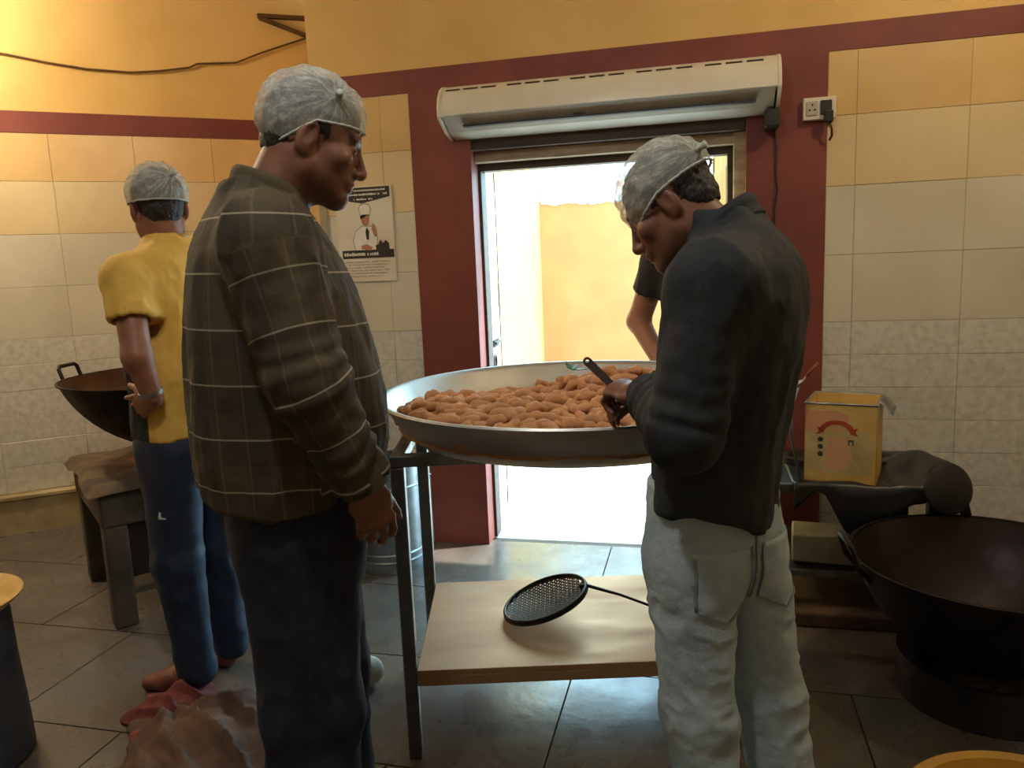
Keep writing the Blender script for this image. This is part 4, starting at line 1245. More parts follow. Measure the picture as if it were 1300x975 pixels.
def tones(V, H, stubble=0.6, brow=0.35):
    q = H.inv(V); T = np.ones((len(V), 4))
    x, y, z = q[:, 0], q[:, 1], q[:, 2]
    near = (np.linalg.norm(q, axis=1) < 0.17)
    n = vnoise(q * 90)
    st = near & (z < -.045) & (z > -.15) & (y > -.005) & ~((np.abs(x) < .024) & (z > -.083) & (z < -.058) & (y > .08))
    w = np.clip((-.045 - z) / .03, 0, 1) * np.clip((y + .005) / .02, 0, 1) * st
    T[:, :3] *= (1 - (1 - stubble) * w * (0.8 + .2 * n))[:, None]
    bw = near & (y > .06) & (np.abs(z - .024) < .0055) & (np.abs(x) > .012) & (np.abs(x) < .05)
    T[bw, :3] *= brow
    lip = near & (np.abs(x) < .022) & (z > -.085) & (z < -.060) & (y > .092)
    T[lip, :3] *= (0.92, 0.72, 0.70)
    eye = near & (y > .066) & (np.abs(z + .001) < .0022) & (np.abs(np.abs(x) - .031) < .013)
    T[eye, :3] *= 0.25
    return T

def hair_cap(H, parent, low=-.045, front=.052):
    """short cropped hair: a layer over the skull, cut along the hairline"""
    s = H.s
    pr = [ell(H(0, -.012, .036), np.array((.0795, .1005, .0915)) * s, H.M, .01), ell(H(0, -.055, -.02), np.array((.060, .050, .05)) * s, H.M, .02 * s)]
    V, F = solid(pr, 0.004)
    q = H.inv(V); x, y, z = q[:, 0], q[:, 1], q[:, 2]
    line = np.where(y < -.03, low, np.where(y < .030, -.004 + .0, .040))
    line = np.where((y >= -.032) & (y < -.0), .032, line)
    line = np.where((y >= -.0) & (y < .022), -.022, line)
    ok = z > line
    keep = ok[F].all(1)
    F = F[keep]; used = np.unique(F); mp = np.full(len(V), -1); mp[used] = np.arange(len(used))
    V = V[used]; F = mp[F]
    N = normals(V, F); V = V + N * (0.0022 * vnoise(V * 150))[:, None]
    return mesh_np('hair', V, F, 'hair', parent)

def hair_net(H, parent, tilt, knot, puff=0.014, ear_drop=0.0):
    """sheer cap gathered at a knot, with an elastic hem"""
    s = H.s; kn = unit(knot)
    a0 = unit(np.cross(kn, (0, 0, 1) if abs(kn[2]) < .9 else (1, 0, 0))); b0 = np.cross(kn, a0)
    def rim_z(d):      # height of the hem as a function of direction (head coordinates)
        return tilt[0] * d[1] + tilt[1]
    nu, nv = 120, 34
    V = np.zeros((nv, nu, 3)); UV = np.zeros((nv, nu, 3))
    cen = np.array((0, -.012, .036)); rad = np.array((.0795, .1005, .0915)) + puff * .8
    for i in range(nu):
        t = 2 * math.pi * i / nu
        # walk along the great circle from the top pole and find the hem
        pole = np.array((0, -.1, 1.0)); pole /= np.linalg.norm(pole)
        e1 = unit(np.cross(pole, (1, 0, 0))); e2 = np.cross(pole, e1)
        side = e1 * math.cos(t) + e2 * math.sin(t)
        end = None
        for q in np.linspace(0.6, 2.6, 120):
            d = pole * math.cos(q) + side * math.sin(q); p = cen + rad * d
            if p[2] < tilt[1] + (tilt[0] if p[1] > 0 else tilt[2]) * p[1]: end = q; break
        end = end or 1.7
        for j in range(nv):
            q = end * j / (nv - 1)
            d = pole * math.cos(q) + side * math.sin(q)
            kd = np.array((d @ a0, d @ b0)); ka = math.atan2(kd[1], kd[0]); kr = math.acos(np.clip(d @ kn, -1, 1))
            rim = (j / (nv - 1)) ** 6
            f = 1 + (0.018 * math.sin(ka * 19 + 2 * vnoise(d * 3).item()) * math.exp(-kr * 1.2) + 0.045 * vnoise(d * 5.5).item() + 0.020 * vnoise(d * 13).item()) * (1 - rim)
            f *= 1 - 0.055 * rim + 0.014 * rim * math.sin(t * 46) + 0.012 * rim * vnoise(d * 9).item()
            f += 0.10 * math.exp(-(kr / 0.10) ** 2)
            V[j, i] = cen + rad * d * f
            UV[j, i] = (ka / (2 * math.pi) + 0.5, kr, 0)
    verts = [H(*p) for p in V.reshape(-1, 3)]
    F = np.array([(j * nu + i, j * nu + (i + 1) % nu, (j + 1) * nu + (i + 1) % nu, (j + 1) * nu + i) for j in range(nv - 1) for i in range(nu)])
    o = mesh_np('hair_net', np.array(verts), F, 'hair_net', parent, {'cloth': ('FLOAT_VECTOR', UV.reshape(-1, 3))})
    hem = [H(*p) for p in V[-1]]
    B().tube([tuple(p) for p in hem], 0.0028, 6, True).build('elastic_hem', 'hem_white', o, smooth=True)
    kp = V.reshape(-1, 3)[np.argmin(UV.reshape(-1, 3)[:, 1])]
    kb = B().tube([tuple(H(*(kp - kn * .004))), tuple(H(*(kp + kn * .006))), tuple(H(*(kp + kn * .014 + np.array((0, -.006, -.004)))))], [0.008, 0.0055, 0.009], 8)
    kb.build('gathered_knot', 'hem_white', o, smooth=True)
    return o

def eyes(H, parent):
    for sx in (-1, 1):
        V, F = grid_mesh(lambda u, v: tuple(H(sx * .031 + .0095 * math.sin(math.pi * v) * math.cos(2 * math.pi * u), .0825 + .0095 * math.cos(math.pi * v), -.004 + .0075 * math.sin(math.pi * v) * math.sin(2 * math.pi * u))), 16, 10, True)
        e = link_mesh('eye', make_mesh('eye', V, F, 'eye_white', True), parent)
        V, F = grid_mesh(lambda u, v: tuple(H(sx * .031 + .0045 * v * math.cos(2 * math.pi * u), .0922 - .001 * v, -.006 + .0045 * v * math.sin(2 * math.pi * u))), 14, 3, True)
        link_mesh('iris', make_mesh('iris', V, F, 'eye_dark', True), e)

def collar(parent, c, rx, ry, axis, fwd, hgt, material, flare=0.018, gap=0.35, name='collar', tilt=0.0):
    """turned-down collar around a neck, open at the front"""
    ax_ = unit(axis); f = unit(np.asarray(fwd) - ax_ * (np.asarray(fwd) @ ax_)); r = np.cross(f, ax_); c = np.asarray(c, float)
    prof = [(0.000, 0.0), (0.001, hgt * .5), (0.003, hgt), (0.008, hgt * 1.04), (0.013, hgt * .85), (flare, hgt * .35), (flare + .006, -.004)]
    def fn(u, v):
        a = math.pi / 2 + gap / 2 + (2 * math.pi - gap) * u
        i = v * (len(prof) - 1); k = min(int(i), len(prof) - 2); q = i - k
        o = prof[k][0] * (1 - q) + prof[k + 1][0] * q; z = prof[k][1] * (1 - q) + prof[k + 1][1] * q
        fr = max(0.0, math.sin(a)) ** 2
        z = z - fr * 0.035 - tilt * math.sin(a)
        if v > .6: z -= fr * .02
        return tuple(c + r * ((rx + o) * math.cos(a)) + f * ((ry + o) * math.sin(a)) + ax_ * z)
    V, F = grid_mesh(fn, 56, 19)
    o = link_mesh(name, make_mesh(name, V, F, material, True), parent)
    o.modifiers.new('solid', 'SOLIDIFY').thickness = 0.003
    return o

def patch(target, parent, name, material, origin, direction, xdir, poly, lift=0.003, n=14):
    """cloth patch laid onto a garment: poly in the plane across direction"""
    me = target.data
    bv = BVHTree.FromPolygons([v.co for v in me.vertices], [tuple(p.vertices) for p in me.polygons])
    d = Vector(direction).normalized(); x = Vector(xdir); x = (x - d * x.dot(d)).normalized(); y = x.cross(d)
    xs = [p[0] for p in poly]; ys = [p[1] for p in poly]
    V = []; F = []
    for j in range(n):
        v = min(ys) + (max(ys) - min(ys)) * j / (n - 1)
        cr = []
        for k in range(len(poly)):
            p, q = poly[k], poly[(k + 1) % len(poly)]
            if (p[1] <= v + 1e-7) != (q[1] <= v + 1e-7):
                cr.append(p[0] + (q[0] - p[0]) * (v - p[1]) / (q[1] - p[1]))
        if len(cr) < 2: cr = [sum(xs) / len(xs)] * 2 if j == 0 else last
        last = (min(cr), max(cr))
        for i in range(n):
            u = min(cr) + (max(cr) - min(cr)) * i / (n - 1)
            o = Vector(origin) + x * u + y * v
            hit = bv.ray_cast(o, d)
            p = hit[0] if hit[0] is not None else o + d * 0.2
            V.append(p - d * lift)
    for j in range(n - 1):
        for i in range(n - 1):
            F.append((j * n + i, j * n + i + 1, (j + 1) * n + i + 1, (j + 1) * n + i))
    o = link_mesh(name, make_mesh(name, V, F, material, True), parent)
    o.modifiers.new('solid', 'SOLIDIFY').thickness = 0.002
    return o

def shoe(parent, c, yaw, material, name='shoe', L=0.27):
    f = v3(-math.sin(yaw), math.cos(yaw), 0); r = v3(math.cos(yaw), math.sin(yaw), 0); c = np.asarray(c, float)
    pr = [ecap(c - f * .045 + v3(0, 0, .045), c + f * .06 + v3(0, 0, .04), (.036, .045), (.043, .038), r, .02),
          ecap(c + f * .06 + v3(0, 0, .035), c + f * (L * .5) + v3(0, 0, .026), (.043, .036), (.036, .026), r, .02),
          cone(c - f * .03 + v3(0, 0, .06), c - f * .025 + v3(0, 0, .105), .042, .04, .02),
          below(lambda X, Y: 0.003 + 0 * X * Y, c - .3, c + .3)]
    pr[-1].op = 's'
    pr[-1] = P(lambda X, Y, Z: Z - 0.003 + 0 * X + 0 * Y, c - v3(.3, .3, .3), c + v3(.3, .3, .003), .003, 's')
    V, F = solid(pr, 0.006)
    return mesh_np(name, V, F, material, parent)

def fz_cut(fz, lo, hi):
    """keep only what lies above fz(X, Y)"""
    return P(lambda X, Y, Z: Z - fz(X, Y), lo, hi, 0.003, 's')

def orient(p, d):
    m = Vector(d).to_track_quat('Z', 'Y').to_matrix().to_4x4(); m.translation = Vector(p); return m

def cuff(parent, w, d, rad, material, L=0.055):
    b = B().lathe([(rad - .006, -L), (rad, -L), (rad + .003, -L * .5), (rad + .002, 0), (rad - .004, .001), (rad - .008, -.012)], n=36, mtx=orient(w, d), cap=False)
    return b.build('cuff', material, parent, smooth=True, angle=50)

def person(label, loc, yaw):
    return empty('person', loc, yaw, label, 'person')

ARMR = (.045, .04, .029)
def skin_arms(sh, el, wr, f=1.0):
    return limb([sh, el, wr], [r * f for r in ARMR], .02)

def body_core(rows, legs):
    L = [stack(rows, .03)]
    for hip, knee, ank in legs:
        L += limb([hip, knee, ank], [.07, .05, .04], .03)
        L.append(cone(v3(*ank), v3(*ank) + v3(0, .10, -.03), .035, .028, .02))
    return L

def box_of(H, r=0.135, dz=-.0):
    c = H(0, .01, -.005)
    return (c - r * H.s, c + r * H.s, 0.0032)

# ================================================================== man in the checked shirt
def man_checked():
    root = person('man in olive checked shirt and hair net standing at left, arms hanging', (-0.49, 1.65, 0), R(-75))
    fwd = v3(0, math.cos(R(19)), -math.sin(R(19)))
    H = Frame((0, .100, 1.688), fwd, (0, .3, 1), 0.99)
    rows = [(.84, 0, .0, .185, .185), (.92, 0, .0, .20, .19), (1.0, 0, .004, .205, .198), (1.15, 0, .006, .205, .203), (1.28, 0, .002, .205, .186),
            (1.38, 0, -.006, .202, .165), (1.46, 0, -.016, .185, .140), (1.52, 0, -.022, .145, .110), (1.565, 0, -.020, .085, .085), (1.60, 0, -.01, .066, .07)]
    shR, elR, wrR = v3(.195, -.005, 1.475), v3(.245, .05, 1.215), v3(.222, .135, 1.005)
    shL, elL, wrL = v3(-.195, -.005, 1.475), v3(-.235, .05, 1.21), v3(-.22, .115, 1.01)
    legs = [(v3(.09, .005, .86), v3(.095, .0, .47), v3(.105, -.02, .09)), (v3(-.09, .005, .86), v3(-.095, .03, .47), v3(-.10, .03, .09))]
    # skin
    core = [(z, a, b, c - .035, d - .045) for z, a, b, c, d in rows if z < 1.53]
    pr = body_core(core, legs) + skin_arms(shR, elR, wrR, 1.1) + skin_arms(shL, elL, wrL, 1.1) + head_prims(H, (0, -.022, 1.50), .064)
    hd, hn = unit((-.02, .10, -.42)), unit((-.9, -.25, 0))
    pr += hand_prims(wrR + hd * .012, hd, hn, (0, 1, .2), ((.35, .45, .3), (.4, .5, .35), (.45, .55, .4), (.5, .6, .4)), (0.8, 0.42, 0.35), 1.06)
    hd2 = unit((.06, .12, -.42))
    pr += hand_prims(wrL + hd2 * .012, hd2, unit((.9, -.25, 0)), (0, 1, .2), ((.3, .4, .3),) * 4, (0.8, 0.42, 0.35), 1.06)
    hb_ = (np.minimum(wrR, wrR + hd * .2) - .06, np.maximum(wrR, wrR + hd * .2) + .06, 0.0026)
    V, F = solid_multi(pr, 0.008, [box_of(H), hb_])
    body = mesh_np('body', V, F, 'skin_brown', root, {'tone': ('FLOAT_COLOR', tones(V, H, .55))})
    eyes(H, root)
    hair_cap(H, root, low=-.050)
    hair_net(H, root, (.20, .026, .90), (.80, .30, .42), .020)
    # shirt
    st_ = stack(rows, .04)
    sp = [st_]
    for sh, el, wr, sg in ((shR, elR, wrR, 1), (shL, elL, wrL, -1)):
        sp += [cone((sg * .07, -.02, 1.525), sh + v3(0, 0, .0), .058, .075, .05), cone(sh, el, .080, .069, .045), cone(el, wr, .069, .050, .03)]
    for sh, el, wr in ((shR, elR, wrR), (shL, elL, wrL)):
        d = wr - el
        sp += [cutcap(wr, d, .075), cone(wr - unit(d) * .03, wr + unit(d) * .05, .040, .042, .004, 's')]
    hem = lambda X, Y: .930 + 1.3 * Y * Y + .25 * np.maximum(Y, 0) + .006 * np.sin(X * 40) + 0 * X
    sp += [P(lambda X, Y, Z: Z - hem(X, Y), (-.3, -.3, .7), (.3, .32, 1.02), .004, 's'),
           stack([(z, a, b, c - .012, d - .012) for z, a, b, c, d in rows if z < 1.03], .004, 's')]
    V, F = solid(sp, 0.006)
    N = normals(V, F)
    V = folds(V, N, 0.0075, (11, 11, 3.2), 2.0); N = normals(V, F)
    V, bR, tR = arm_folds(V, N, [shR, elR, wrR], 0.0040, .075, .048, 1.0)
    V, bL, tL = arm_folds(V, N, [shL, elL, wrL], 0.0040, .075, .048, 5.0)
    V = folds(V, normals(V, F), 0.003, (26, 26, 12), 9.0)
    dt = st_.f(V[:, 0], V[:, 1], V[:, 2])
    UV = np.zeros((len(V), 3)); UV[:, 0] = np.arctan2(V[:, 0], V[:, 1]) * .2; UV[:, 1] = V[:, 2] + .03 * V[:, 1]
    for b_, t_, A in ((bR, tR, (shR, elR, wrR)), (bL, tL, (shL, elL, wrL))):
        m = (b_ - .074 < dt - .004) & (t_ > .02)
        UV[m, 1] = 1.475 - t_[m] + .012
        cy = np.interp(t_[m], [0, .27, .49], [p[1] for p in A]); cx = np.interp(t_[m], [0, .27, .49], [p[0] for p in A])
        UV[m, 0] = np.arctan2(V[m, 1] - cy, V[m, 0] - cx) * .07 + .31
    sh = mesh_np('shirt', V, F, 'check_shirt', root, {'cloth': ('FLOAT_VECTOR', UV)})
    co = collar(root, (0, .004, 1.570), .068, .070, (0, .30, 1), (0, 1, 0), .038, 'check_shirt', .014, .30, tilt=.006)
    for wr, el in ((wrR, elR), (wrL, elL)):
        cuff(sh, wr + unit(wr - el) * .012, wr - el, .049, 'check_shirt')
    # trousers
    tp_ = [stack([(.78, 0, .005, .15, .13), (.86, 0, .005, .172, .150), (.98, 0, .0, .165, .145)], .04)]
    for hip, knee, ank in legs:
        sg = math.copysign(1, hip[0])
        tp_ += [ecap(hip, knee, (.092, .128), (.078, .100), (1, 0, 0), .035), ecap(knee, ank, (.078, .100), (.074, .098), (1, 0, 0), .03), cutcap(ank - v3(0, 0, .05), (0, 0, -1), .13)]
    V, F = solid(tp_, 0.008)
    N = normals(V, F)
    amp = 0.004 + 0.006 * np.exp(-((V[:, 2] - .46) / .12) ** 2) + 0.006 * np.exp(-((V[:, 2] - .1) / .1) ** 2)
    V = folds(V, N, amp, (12, 12, 8), 4.0)
    mesh_np('trousers', V, F, 'navy_cloth', root)
    shoe(root, (.105, .02, 0), R(-6), 'shoe_dark'); shoe(root, (-.10, .07, 0), R(6), 'shoe_dark')
    return root
man_checked()

# ================================================================== man in black shirt and pale jeans
def man_black():
    root = person('man in black shirt and pale jeans bowing over the pan at right', (0.495, 1.56, 0), R(60))
    a = R(33)
    H = Frame((0, .172, 1.522), (-.10, math.cos(a), -math.sin(a)), (0, math.sin(a), math.cos(a)), .94)
    rows = [(.80, 0, .085, .150, .118), (.86, 0, .085, .160, .122), (.98, 0, .078, .160, .122), (1.12, 0, .058, .170, .126), (1.24, 0, .040, .182, .128),
            (1.33, 0, .028, .186, .122), (1.39, 0, .026, .165, .108), (1.435, 0, .034, .120, .090), (1.47, 0, .048, .075, .070), (1.50, 0, .060, .062, .062)]
    shL, elL, wrL = v3(-.180, .035, 1.365), v3(-.225, .072, 1.095), v3(-.055, .205, 1.125)
    shR, elR, wrR = v3(.180, .035, 1.365), v3(.215, .075, 1.105), v3(.10, .235, 1.11)
    legsJ = [(v3(-.076, .080, .78), v3(-.084, .045, .45), v3(-.088, -.010, .09)), (v3(.076, .078, .78), v3(.086, .005, .45), v3(.092, -.075, .09))]
    ca, sa = math.cos(R(-28)), math.sin(R(-28))
    def turn(p):       # the hips are turned less than the shoulders
        p = np.asarray(p, float); q = p - v3(0, .085, 0); o = p.copy()
        o[..., 0] = q[..., 0] * ca - q[..., 1] * sa; o[..., 1] = q[..., 0] * sa + q[..., 1] * ca + .085
        return o
    legs = [tuple(turn(p) for p in l) for l in legsJ]
    core = [(z, x, y, c - .035, d - .035) for z, x, y, c, d in rows if z < 1.42]
    pr = body_core(core, legs) + skin_arms(shL, elL, wrL) + skin_arms(shR, elR, wrR) + head_prims(H, (0, .034, 1.40), .058)
    hd, hn = unit((.035, .10, .012)), unit((.25, 0, -1))
    pr += hand_prims(wrL + hd * .012, hd, hn, (1, 0, .3), ((.75, 1.0, .7), (.8, 1.05, .7), (.85, 1.1, .7), (.9, 1.1, .7)), (0.75, 0.30, 0.5), 1.08, tcurl=.4)
    hd2 = unit((-.05, .1, -.02))
    pr += hand_prims(wrR + hd2 * .012, hd2, unit((-.3, 0, -1)), (-1, 0, .3), ((.6, .8, .6),) * 4, (0.75, 0.35, 0.4), 1.0)
    hb_ = (np.minimum(wrL, wrL + hd * .2) - .065, np.maximum(wrL, wrL + hd * .2) + .065, 0.0026)
    V, F = solid_multi(pr, 0.008, [box_of(H), hb_])
    mesh_np('body', V, F, 'skin_brown', root, {'tone': ('FLOAT_COLOR', tones(V, H, .72))})
    eyes(H, root); hair_cap(H, root, low=-.052)
    hair_net(H, root, (-.34, .018, -.10), (-.50, -.82, .10), .021)
    # shirt
    st_ = stack(rows, .04); sp = [st_]
    for sh, el, wr, sg in ((shR, elR, wrR, 1), (shL, elL, wrL, -1)):
        sp += [cone((sg * .06, .03, 1.405), sh, .055, .072, .05), cone(sh, el, .076, .064, .04), cone(el, wr, .064, .046, .03)]
    for sh, el, wr in ((shR, elR, wrR), (shL, elL, wrL)):
        d = unit(wr - el); sp += [cutcap(wr, d, .07), cone(wr - d * .03, wr + d * .05, .037, .04, .004, 's')]
    hem = lambda X, Y: 0.885 - .022 * np.exp(-((Y + .04) / .07) ** 2) + .9 * np.maximum(np.abs(X) - .07, 0) ** 1.5 + .006 * np.sin(X * 34 + Y * 20)
    sp += [P(lambda X, Y, Z: Z - hem(X, Y), (-.3, -.2, .7), (.3, .32, .91), .004, 's'),
           stack([(z, x, y, c - .012, d - .012) for z, x, y, c, d in rows if z < .93], .004, 's')]
    V, F = solid(sp, 0.006)
    N = normals(V, F); V = folds(V, N, 0.008, (10, 10, 4.5), 12.0); N = normals(V, F)
    V, _, _ = arm_folds(V, N, [shL, elL, wrL], 0.0042, .07, .046, 2.0)
    V, _, _ = arm_folds(V, normals(V, F), [shR, elR, wrR], 0.0042, .07, .046, 3.0)
    V = folds(V, normals(V, F), 0.0028, (24, 24, 14), 5.0)
    sh = mesh_np('shirt', V, F, 'black_shirt', root)
    collar(root, (0, .052, 1.452), .060, .062, (0, .42, 1), (0, 1, -.2), .040, 'black_shirt', .013, .4, tilt=.018)
    for wr, el in ((wrR, elR), (wrL, elL)):
        cuff(sh, wr + unit(wr - el) * .012, wr - el, .046, 'black_shirt')
    # jeans
    tp_ = [stack([(.70, 0, .080, .120, .085), (.76, 0, .080, .148, .112), (.84, 0, .082, .150, .114), (.95, 0, .085, .142, .108)], .04)]
    for hip, knee, ank in legsJ:
        tp_ += [ecap(hip, knee, (.082, .102), (.066, .076), (1, 0, 0), .03), ecap(knee, ank, (.066, .076), (.058, .066), (1, 0, 0), .03), cutcap(ank - v3(0, 0, .05), (0, 0, -1), .11)]
    V, F = solid(tp_, 0.0065)
    N = normals(V, F)
    amp = 0.003 + 0.004 * np.exp(-((V[:, 2] - .44) / .14) ** 2) + 0.004 * np.exp(-((V[:, 2] - .68) / .06) ** 2) + .006 * np.exp(-((V[:, 2] - .1) / .1) ** 2)
    V = folds(V, N, amp, (11, 11, 16), 21.0)
    V = folds(V, normals(V, F), .002, (30, 30, 40), 2.0)
    V = turn(V)
    je = mesh_np('jeans', V, F, 'jeans', root)
    pd_ = turn(v3(0, 1.085, 0)) - v3(0, .085, 0); pxd = turn(v3(1, .085, 0)) - v3(0, .085, 0)
    pk = [(-.060, .055), (.060, .065), (.060, -.055), (.0, -.085), (-.060, -.055)]
    for sx in (-1, 1):
        o = turn(v3(sx * .078, -.25, .765))
        patch(je, je, 'back_pocket', 'jeans', o, pd_, pxd, pk, .0035)
        edge = [(-.061, .055), (-.061, -.055), (-.0, -.086), (.061, -.055), (.061, .065)]
        for (p, q) in zip(edge, edge[1:]):
            w_ = .0022; dx, dy = q[0] - p[0], q[1] - p[1]; L_ = math.hypot(dx, dy); nx, ny = -dy / L_ * w_, dx / L_ * w_
            patch(je, je, 'stitching', 'jeans_seam', o, pd_, pxd, [(p[0] + nx, p[1] + ny), (q[0] + nx, q[1] + ny + 1e-4), (q[0] - nx, q[1] - ny + 1e-4), (p[0] - nx, p[1] - ny)], .0065, 8)
    patch(je, je, 'back_seam', 'jeans_seam', turn(v3(0, -.25, .80)), pd_, pxd, [(-.003, .08), (.003, .08), (.003, -.09), (-.003, -.09)], .004, 10)
    shoe(root, turn(v3(-.088, .03, 0)), R(-24), 'shoe_brown'); shoe(root, turn(v3(.092, -.035, 0)), R(-36), 'shoe_brown')
    # flat-handled tool in his left hand
    mw = Matrix.Translation((0.495, 1.56, 0)) @ Matrix.Rotation(R(60), 4, 'Z')
    g = wrL + hd * .10
    return root, mw @ Vector(g)
_, grip = man_black()
tl = empty('spatula', grip, 0, 'dark flat-handled spatula with a hanging hole in the bowing man\'s hand', 'spatula')
ta = Vector((-0.58, 0.30, 0.60)).normalized(); tw = Vector((0.45, 0.1, 0.5)); tw = (tw - ta * tw.dot(ta)).normalized(); tn_ = ta.cross(tw)
tm = Matrix((ta, tw, tn_)).transposed().to_4x4()
b = B()
L0, L1 = -0.10, 0.095; hw_ = 0.0095
outl = [(L0, -.006), (L1 - .02, -hw_)]
ring_o = [(L1 - .012 + hw_ * math.cos(t), hw_ * math.sin(t)) for t in np.linspace(-math.pi / 2, math.pi / 2, 9)]
ring_i = [(L1 - .012 + .0042 * math.cos(t), .0042 * math.sin(t)) for t in np.linspace(-math.pi, math.pi, 17)]
b.prism([(L0, -.006), (L1 - .022, -hw_), (L1 - .022, hw_), (L0, .006)], 'z', -.0022, .0022, tm)
full = [(L1 - .012 + (hw_ if abs(t) <= math.pi / 2 else hw_) * math.cos(t), hw_ * math.sin(t)) for t in np.linspace(-math.pi, math.pi, 17)]
for i in range(16):
    b.prism([full[i], full[i + 1], ring_i[i + 1], ring_i[i]], 'z', -.0022, .0022, tm)
b.prism([(L1 - .0225, -hw_), (L1 - .012, -hw_), (L1 - .0165, -.0042), (L1 - .0165, .0042), (L1 - .012, hw_), (L1 - .0225, hw_)], 'z', -.0022, .0022, tm)
b.build('handle', 'dark_blade', tl)
B().prism([(L0 - .075, -.03), (L0 - .02, -.026), (L0 + .004, -.006), (L0 + .004, .006), (L0 - .02, .026), (L0 - .075, .03)], 'z', -.0012, .0012, tm).build('blade', 'dark_blade', tl)

# ================================================================== man in the yellow tee, back to the camera
def man_yellow():
    root = person('man in yellow tee and navy track pants with his back turned, hands at his hip', (-1.10, 2.55, 0), R(68))
    H = Frame((0, .020, 1.64), (math.sin(R(30)), math.cos(R(30)), -.10), (0, 0, 1), .98)
    rows = [(.86, 0, .0, .165, .125), (.93, 0, .0, .170, .130), (1.05, 0, .0, .165, .125), (1.2, 0, .0, .175, .125), (1.33, 0, -.004, .185, .122),
            (1.42, 0, -.010, .178, .110), (1.48, 0, -.014, .140, .092), (1.52, 0, -.012, .085, .075), (1.55, 0, -.006, .064, .062)]
    shL, elL, wrL = v3(-.180, -.005, 1.42), v3(-.235, -.075, 1.185), v3(-.205, -.085, 1.06)
    shR, elR, wrR = v3(.185, -.01, 1.43), v3(.25, -.09, 1.19), v3(.0, -.155, 1.06)
    legs = [(v3(-.085, .0, .86), v3(-.09, .01, .47), v3(-.09, -.02, .09)), (v3(.085, .0, .86), v3(.09, .02, .47), v3(.095, .0, .09))]
    core = [(z, x, y, c - .03, d - .03) for z, x, y, c, d in rows if z < 1.50]
    pr = body_core(core, legs) + skin_arms(shL, elL, wrL, 1.05) + skin_arms(shR, elR, wrR, 1.05) + head_prims(H, (0, -.01, 1.48), .056)
    hd = unit((.02, .10, -.045))
    pr += hand_prims(wrL + hd * .012, hd, (1, 0, .1), (0, .1, 1), ((.1, .2, .2), (.25, .35, .3), (.3, .4, .3), (.35, .45, .3)), (0.7, 0.6, 0.1), 1.0, .25)
    hd2 = unit((-.12, -.0, -.02))
    pr += hand_prims(wrR + hd2 * .012, hd2, (0, -1, .1), (0, 0, 1), ((.15, .25, .2), (.3, .4, .3), (.4, .5, .3), (.45, .5, .3)), (0.55, 0.75, 0.1), 1.0, .25)
    hl = np.minimum(wrL, wrR) - v3(.07, .08, .16); hh = np.maximum(wrL, wrR) + v3(.02, .24, .07); hh[0] = -.10
    V, F = solid_multi(pr, 0.008, [box_of(H), (hl, hh, 0.0034)])
    mesh_np('body', V, F, 'skin_tan', root, {'tone': ('FLOAT_COLOR', tones(V, H, .7))})
    eyes(H, root); hair_cap(H, root, low=-.058)
    hair_net(H, root, (.10, .012, .05), (.15, -.80, .30), .022)
    st_ = stack(rows, .04); sp = [st_]
    for sh, el, sg in ((shR, elR, 1), (shL, elL, -1)):
        d = unit(el - sh); e = sh + d * .155
        sp += [cone((sg * .06, -.01, 1.450), sh, .048, .060, .05), cone(sh, e, .063, .066, .035), cutcap(e - d * .02, d, .095), cone(e - d * .05, e + d * .05, .053, .06, .004, 's')]
    hem = lambda X, Y: .905 + .004 * np.sin(X * 50) + 0 * Y
    sp += [P(lambda X, Y, Z: Z - hem(X, Y), (-.3, -.25, .7), (.3, .25, .91), .004, 's'),
           stack([(z, x, y, c - .012, d - .012) for z, x, y, c, d in rows if z < .98], .004, 's')]
    V, F = solid(sp, 0.007)
    N = normals(V, F); V = folds(V, N, 0.006, (10, 10, 5), 31.0); V = folds(V, normals(V, F), .0025, (24, 24, 16), 3.0)
    UV = np.zeros((len(V), 3))
    fr = (V[:, 1] > -.015) & (V[:, 2] < 1.345) & (np.abs(V[:, 0]) < .178)
    UV[:, 0] = (fr & (V[:, 2] > 1.295)).astype(float); UV[:, 1] = (fr & (V[:, 2] <= 1.295)).astype(float)
    tee = mesh_np('tee_shirt', V, F, 'block_tee', root, {'cloth': ('FLOAT_VECTOR', UV)})
    B().tube([(.066 * math.cos(t), -.008 + .066 * math.sin(t), 1.533 - .012 * math.sin(t)) for t in np.linspace(0, 2 * math.pi, 33)[:-1]], .009, 8, True).build('neck_band', 'tub_yellow', tee, smooth=True)
    tp_ = [stack([(.78, 0, .005, .145, .118), (.86, 0, .003, .165, .132), (.96, 0, .0, .155, .122)], .04)]
    for hip, knee, ank in legs:
        tp_ += [ecap(hip, knee, (.088, .108), (.068, .080), (1, 0, 0), .035), ecap(knee, ank, (.068, .080), (.056, .064), (1, 0, 0), .03), cutcap(ank - v3(0, 0, .055), (0, 0, -1), .11)]
    V, F = solid(tp_, 0.008)
    N = normals(V, F)
    amp = 0.003 + 0.006 * np.exp(-((V[:, 2] - .45) / .14) ** 2) + 0.006 * np.exp(-((V[:, 2] - .1) / .1) ** 2)
    V = folds(V, N, amp, (10, 10, 9), 14.0)
    tr_ = mesh_np('track_pants', V, F, 'track_navy', root)
    patch(tr_, tr_, 'white_tick_mark', 'band_white', (-.45, -.02, .66), (1, 0, 0), (0, 1, 0), [(-.018, .008), (.012, .012), (.004, -.014), (-.002, -.012), (.002, .004)], .003, 8)
    shoe(root, (-.09, .04, 0), R(10), 'shoe_red'); shoe(root, (.095, .06, 0), R(-8), 'shoe_red')
    mw = Matrix.Translation((-1.10, 2.55, 0)) @ Matrix.Rotation(R(68), 4, 'Z')
    d = unit(wrL - elL)
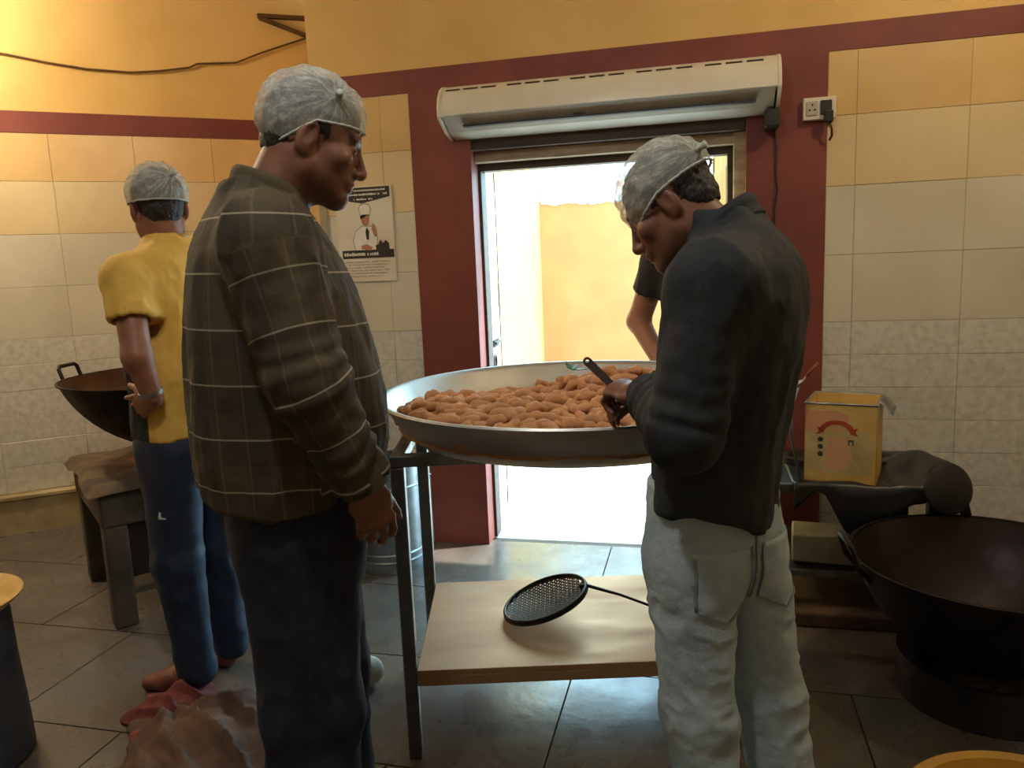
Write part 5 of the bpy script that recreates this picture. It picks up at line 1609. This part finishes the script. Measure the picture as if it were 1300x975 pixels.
    wt = B().lathe([(.0335, -.007), (.0365, -.007), (.0365, .007), (.0335, .007), (.0335, -.007)], n=24, mtx=orient(wrL - d * .012, d), cap=False).build('watch', 'steel', root, smooth=True, angle=40)
    return root
man_yellow()

# ================================================================== man in the doorway, nearly hidden
def man_door():
    root = person('man in dark tee in the doorway, almost hidden behind the bowing man', (0.80, 3.22, 0), R(158))
    H = Frame((.02, .02, 1.625), (-.1, 1, -.12), (0, 0, 1), .96)
    rows = [(.86, 0, .0, .150, .11), (1.0, 0, .0, .150, .112), (1.2, 0, .0, .165, .115), (1.33, 0, -.004, .175, .112), (1.41, 0, -.01, .165, .10), (1.46, 0, -.012, .12, .08), (1.50, 0, -.008, .07, .065), (1.53, 0, -.004, .06, .058)]
    shR, elR, wrR = v3(.175, -.01, 1.40), v3(.275, -.05, 1.14), v3(.16, .075, .985)
    shL, elL, wrL = v3(-.175, -.01, 1.40), v3(-.23, .0, 1.13), v3(-.21, .09, .93)
    legs = [(v3(-.08, .0, .84), v3(-.085, .01, .46), v3(-.085, -.02, .09)), (v3(.08, .0, .84), v3(.10, .02, .46), v3(.16, .02, .09))]
    core = [(z, x, y, c - .03, d - .03) for z, x, y, c, d in rows if z < 1.47]
    pr = body_core(core, legs) + skin_arms(shL, elL, wrL) + skin_arms(shR, elR, wrR, 1.25) + head_prims(H, (0, -.01, 1.46), .056)
    hd = unit((-.10, .03, -.06))
    pr += hand_prims(wrR + hd * .012, hd, (-.2, -1, 0), (0, 0, 1), ((.3, .4, .3),) * 4, scale=1.0)
    hd2 = unit((.0, .05, -.2)); pr += hand_prims(wrL + hd2 * .012, hd2, (1, 0, 0), (0, 1, 0), ((.3, .4, .3),) * 4)
    V, F = solid_multi(pr, 0.008, [box_of(H)[:2] + (0.0045,), (wrR - .14, wrR + .09, .004)])
    mesh_np('body', V, F, 'skin_light', root, {'tone': ('FLOAT_COLOR', tones(V, H, .8))})
    eyes(H, root); hair_cap(H, root)
    sp = [stack(rows, .04)]
    for sh, el, sg in ((shR, elR, 1), (shL, elL, -1)):
        d = unit(el - sh); e = sh + d * .17
        sp += [cone((sg * .06, -.01, 1.43), sh, .05, .064, .05), cone(sh, e, .066, .068, .035), cutcap(e - d * .02, d, .095), cone(e - d * .05, e + d * .05, .053, .06, .004, 's')]
    V, F = solid(sp, 0.009); V = folds(V, normals(V, F), .006, (10, 10, 5), 41.0)
    mesh_np('tee_shirt', V, F, 'dark_tee', root)
    tp_ = [stack([(.76, 0, .005, .135, .105), (.85, 0, .003, .150, .118), (.95, 0, .0, .142, .105)], .04)]
    for hip, knee, ank in legs:
        tp_ += [ecap(hip, knee, (.082, .095), (.066, .074), (1, 0, 0), .035), ecap(knee, ank, (.066, .074), (.056, .06), (1, 0, 0), .03), cutcap(ank - v3(0, 0, .05), (0, 0, -1), .11)]
    V, F = solid(tp_, 0.010); V = folds(V, normals(V, F), .005, (10, 10, 9), 44.0)
    mesh_np('trousers', V, F, 'dark_tee', root)
    shoe(root, (-.085, .05, 0), R(8), 'shoe_brown'); shoe(root, (.16, .08, 0), R(-20), 'shoe_brown')
    return root
man_door()
